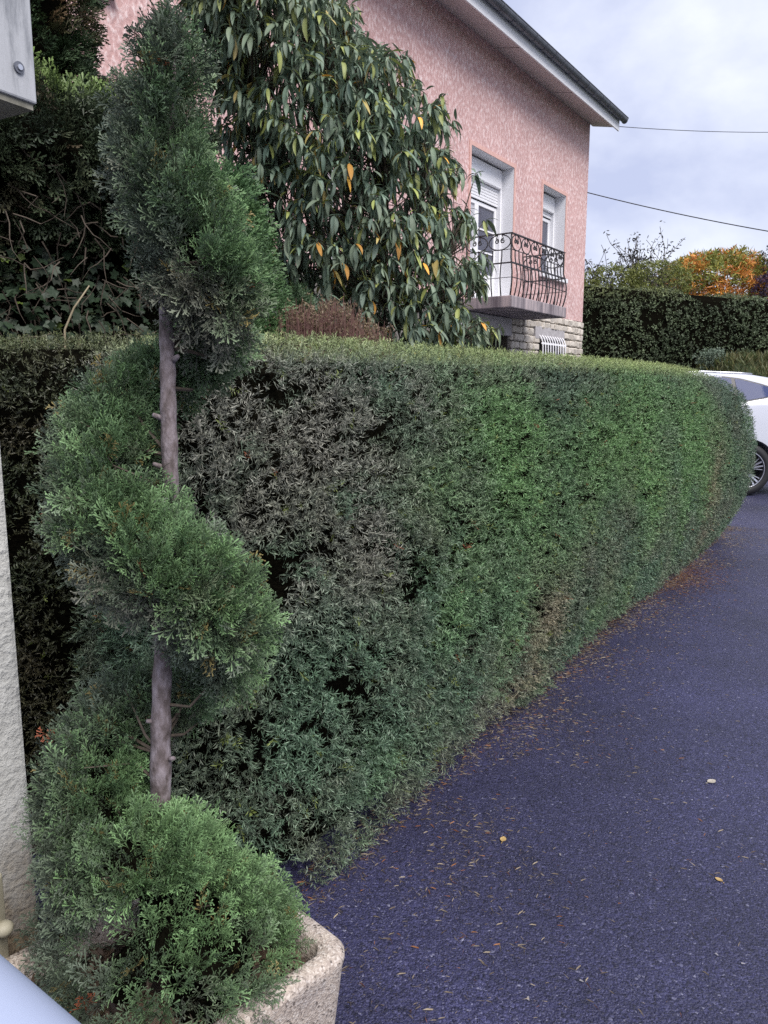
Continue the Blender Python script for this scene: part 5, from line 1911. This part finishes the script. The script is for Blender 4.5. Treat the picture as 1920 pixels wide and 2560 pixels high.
# ------------------------------------------------------------------ litter on the asphalt
n = 26000
t = rng.uniform(-.8, 7.0, n)
dd = np.abs(rng.exponential(.15, n)) * (1 + 1.1 * np.clip(1.6 - t, 0, 1)) - .10
P = HB + HD * t[:, None] + HN * dd[:, None]
pk = fbm(P, 3.0, 55)
kk = (pk + .25 * rng.random(n) > .52) | (dd < .05)
kk &= ~((np.abs((P - pq) @ U2) < .25) & (np.abs((P - pq) @ V2) < .47))
P = P[kk]; n = len(P); t = t[kk]; dd = dd[kk]
P[:, 2] = rng.uniform(.0035, .008, n)
sl = [(np.array([[-.07, 0, -.5], [.07, 0, -.5], [.09, .08, .1], [0, 0.02, .5]]), np.array([(0, 1, 2), (0, 2, 3)]), np.zeros(4)),
      (np.array([[-.06, 0, -.5], [.06, 0, -.5], [.16, .03, .05], [.30, .0, .5]]), np.array([(0, 1, 2), (0, 2, 3)]), np.zeros(4))]
an = rng.uniform(0, 6.28, n)
Z = np.stack([np.cos(an), np.sin(an), rng.normal(0, .12, n)], 1)
cr = rng.random(n)
col = lerpc((0.09, 0.065, 0.05), (0.40, 0.33, 0.23), cr)
orange = rng.random(n) < .13
col[orange] = lerpc((0.22, 0.085, 0.03), (0.36, 0.16, 0.055), rng.random(orange.sum()))
F_ = frames(Z, rng.uniform(-.4, .4, n) + R(90))
V, T, c = scatter(sl, P, F_, rng.uniform(.009, .025, n), col)
V[:, 2] = np.clip(V[:, 2], .0025, .03)
o = link_mesh('needle_litter', tri_mesh('needle_litter', V, T, c, M['leaf']))
tag(o, 'brown and orange fallen needles strewn on the asphalt along the hedge foot', 'litter', kind='stuff')
# rusty drift of needles lower down the drive
n = 2600
u = rng.normal(0, .34, n); v = np.abs(rng.normal(0, .16, n))
P = HB + HD * (4.35 + u)[:, None] + HN * (.02 + v)[:, None]; P[:, 2] = rng.uniform(.0035, .007, n)
an = rng.uniform(0, 6.28, n)
F_ = frames(np.stack([np.cos(an), np.sin(an), np.zeros(n)], 1), np.full(n, R(90)))
V, T, c = scatter(sl, P, F_, rng.uniform(.010, .022, n), lerpc((0.16, 0.07, 0.035), (0.28, 0.14, 0.06), rng.random(n)))
V[:, 2] = np.clip(V[:, 2], .0025, .03)
o = link_mesh('needle_drift', tri_mesh('needle_drift', V, T, c, M['leaf']))
tag(o, 'rusty drift of dead needles on the asphalt near the far end of the hedge', 'litter', kind='stuff')
# light grit flecks
n = 420
x = rng.uniform(.1, 5, n); y = rng.uniform(1.2, 9, n)
P = np.stack([x, y, np.full(n, .0045)], 1)
kk = ((P - HB) @ HN) > .12
P = P[kk]; n = len(P)
an = rng.uniform(0, 6.28, n)
F_ = frames(np.stack([np.cos(an), np.sin(an), np.zeros(n)], 1), np.full(n, R(90)))
V, T, c = scatter(chip, P, np.stack([F_[:, :, 2], np.cross(np.tile([0, 0, 1.], (n, 1)), F_[:, :, 2]), np.tile([0, 0, 1.], (n, 1))], 2), rng.uniform(.004, .014, n), lerpc((0.16, 0.15, 0.15), (0.42, 0.40, 0.42), rng.random(n)))
o = link_mesh('pale_grit', tri_mesh('pale_grit', V, T, c, M['leaf']))
tag(o, 'scattered pale grit and leaf crumbs over the asphalt driveway', 'grit', kind='stuff')

def fallen(px, py, size, colr, ang, label):
    p = on_z(px, py, 0)
    V, F = [], []
    nseg = 8
    for i in range(nseg + 1):
        t = i / nseg
        w = .34 * math.sin(math.pi * min(1, t * .95 + .03)) ** .8
        lift = .22 * (t - .5) ** 2 + .04
        V += [(t - .5, -w, lift + .12 * w), (t - .5, 0, lift - .03), (t - .5, w, lift + .20 * w)]
    for i in range(nseg):
        for k_ in (0, 1):
            F.append((i * 3 + k_, (i + 1) * 3 + k_, (i + 1) * 3 + k_ + 1, i * 3 + k_ + 1))
    mb = MB().add([(a0 * size, b0 * size, c0 * size + .002) for (a0, b0, c0) in V], F)
    mb.tube([(-.5 * size, 0, .04 * size), (-.72 * size, .05 * size, .06 * size)], .0012, 5)
    o = mb.build('fallen_leaf', colr, smooth=True)
    o.location = (p[0], p[1], 0); o.rotation_euler = (0, 0, ang)
    tag(o, label, 'leaf', 'fallen leaves on the driveway')
lf1 = mottled('dry_pale_leaf', [(0.3, (0.30, 0.27, 0.22)), (0.7, (0.46, 0.42, 0.36))], 90, .7, .3, .002, 200)
lf2 = mottled('dry_yellow_leaf', [(0.3, (0.34, 0.22, 0.08)), (0.7, (0.48, 0.34, 0.14))], 90, .7, .3, .002, 200)
fallen(1537, 1690, .038, lf1, .4, 'pale cream curled leaf lying alone well out on the asphalt')
fallen(1087, 1815, .030, lf2, 1.2, 'small ochre leaf on the asphalt a short way from the hedge foot')
fallen(1553, 1902, .024, lf2, 2.2, 'tiny ochre leaf on the dark asphalt beyond the cream leaf')
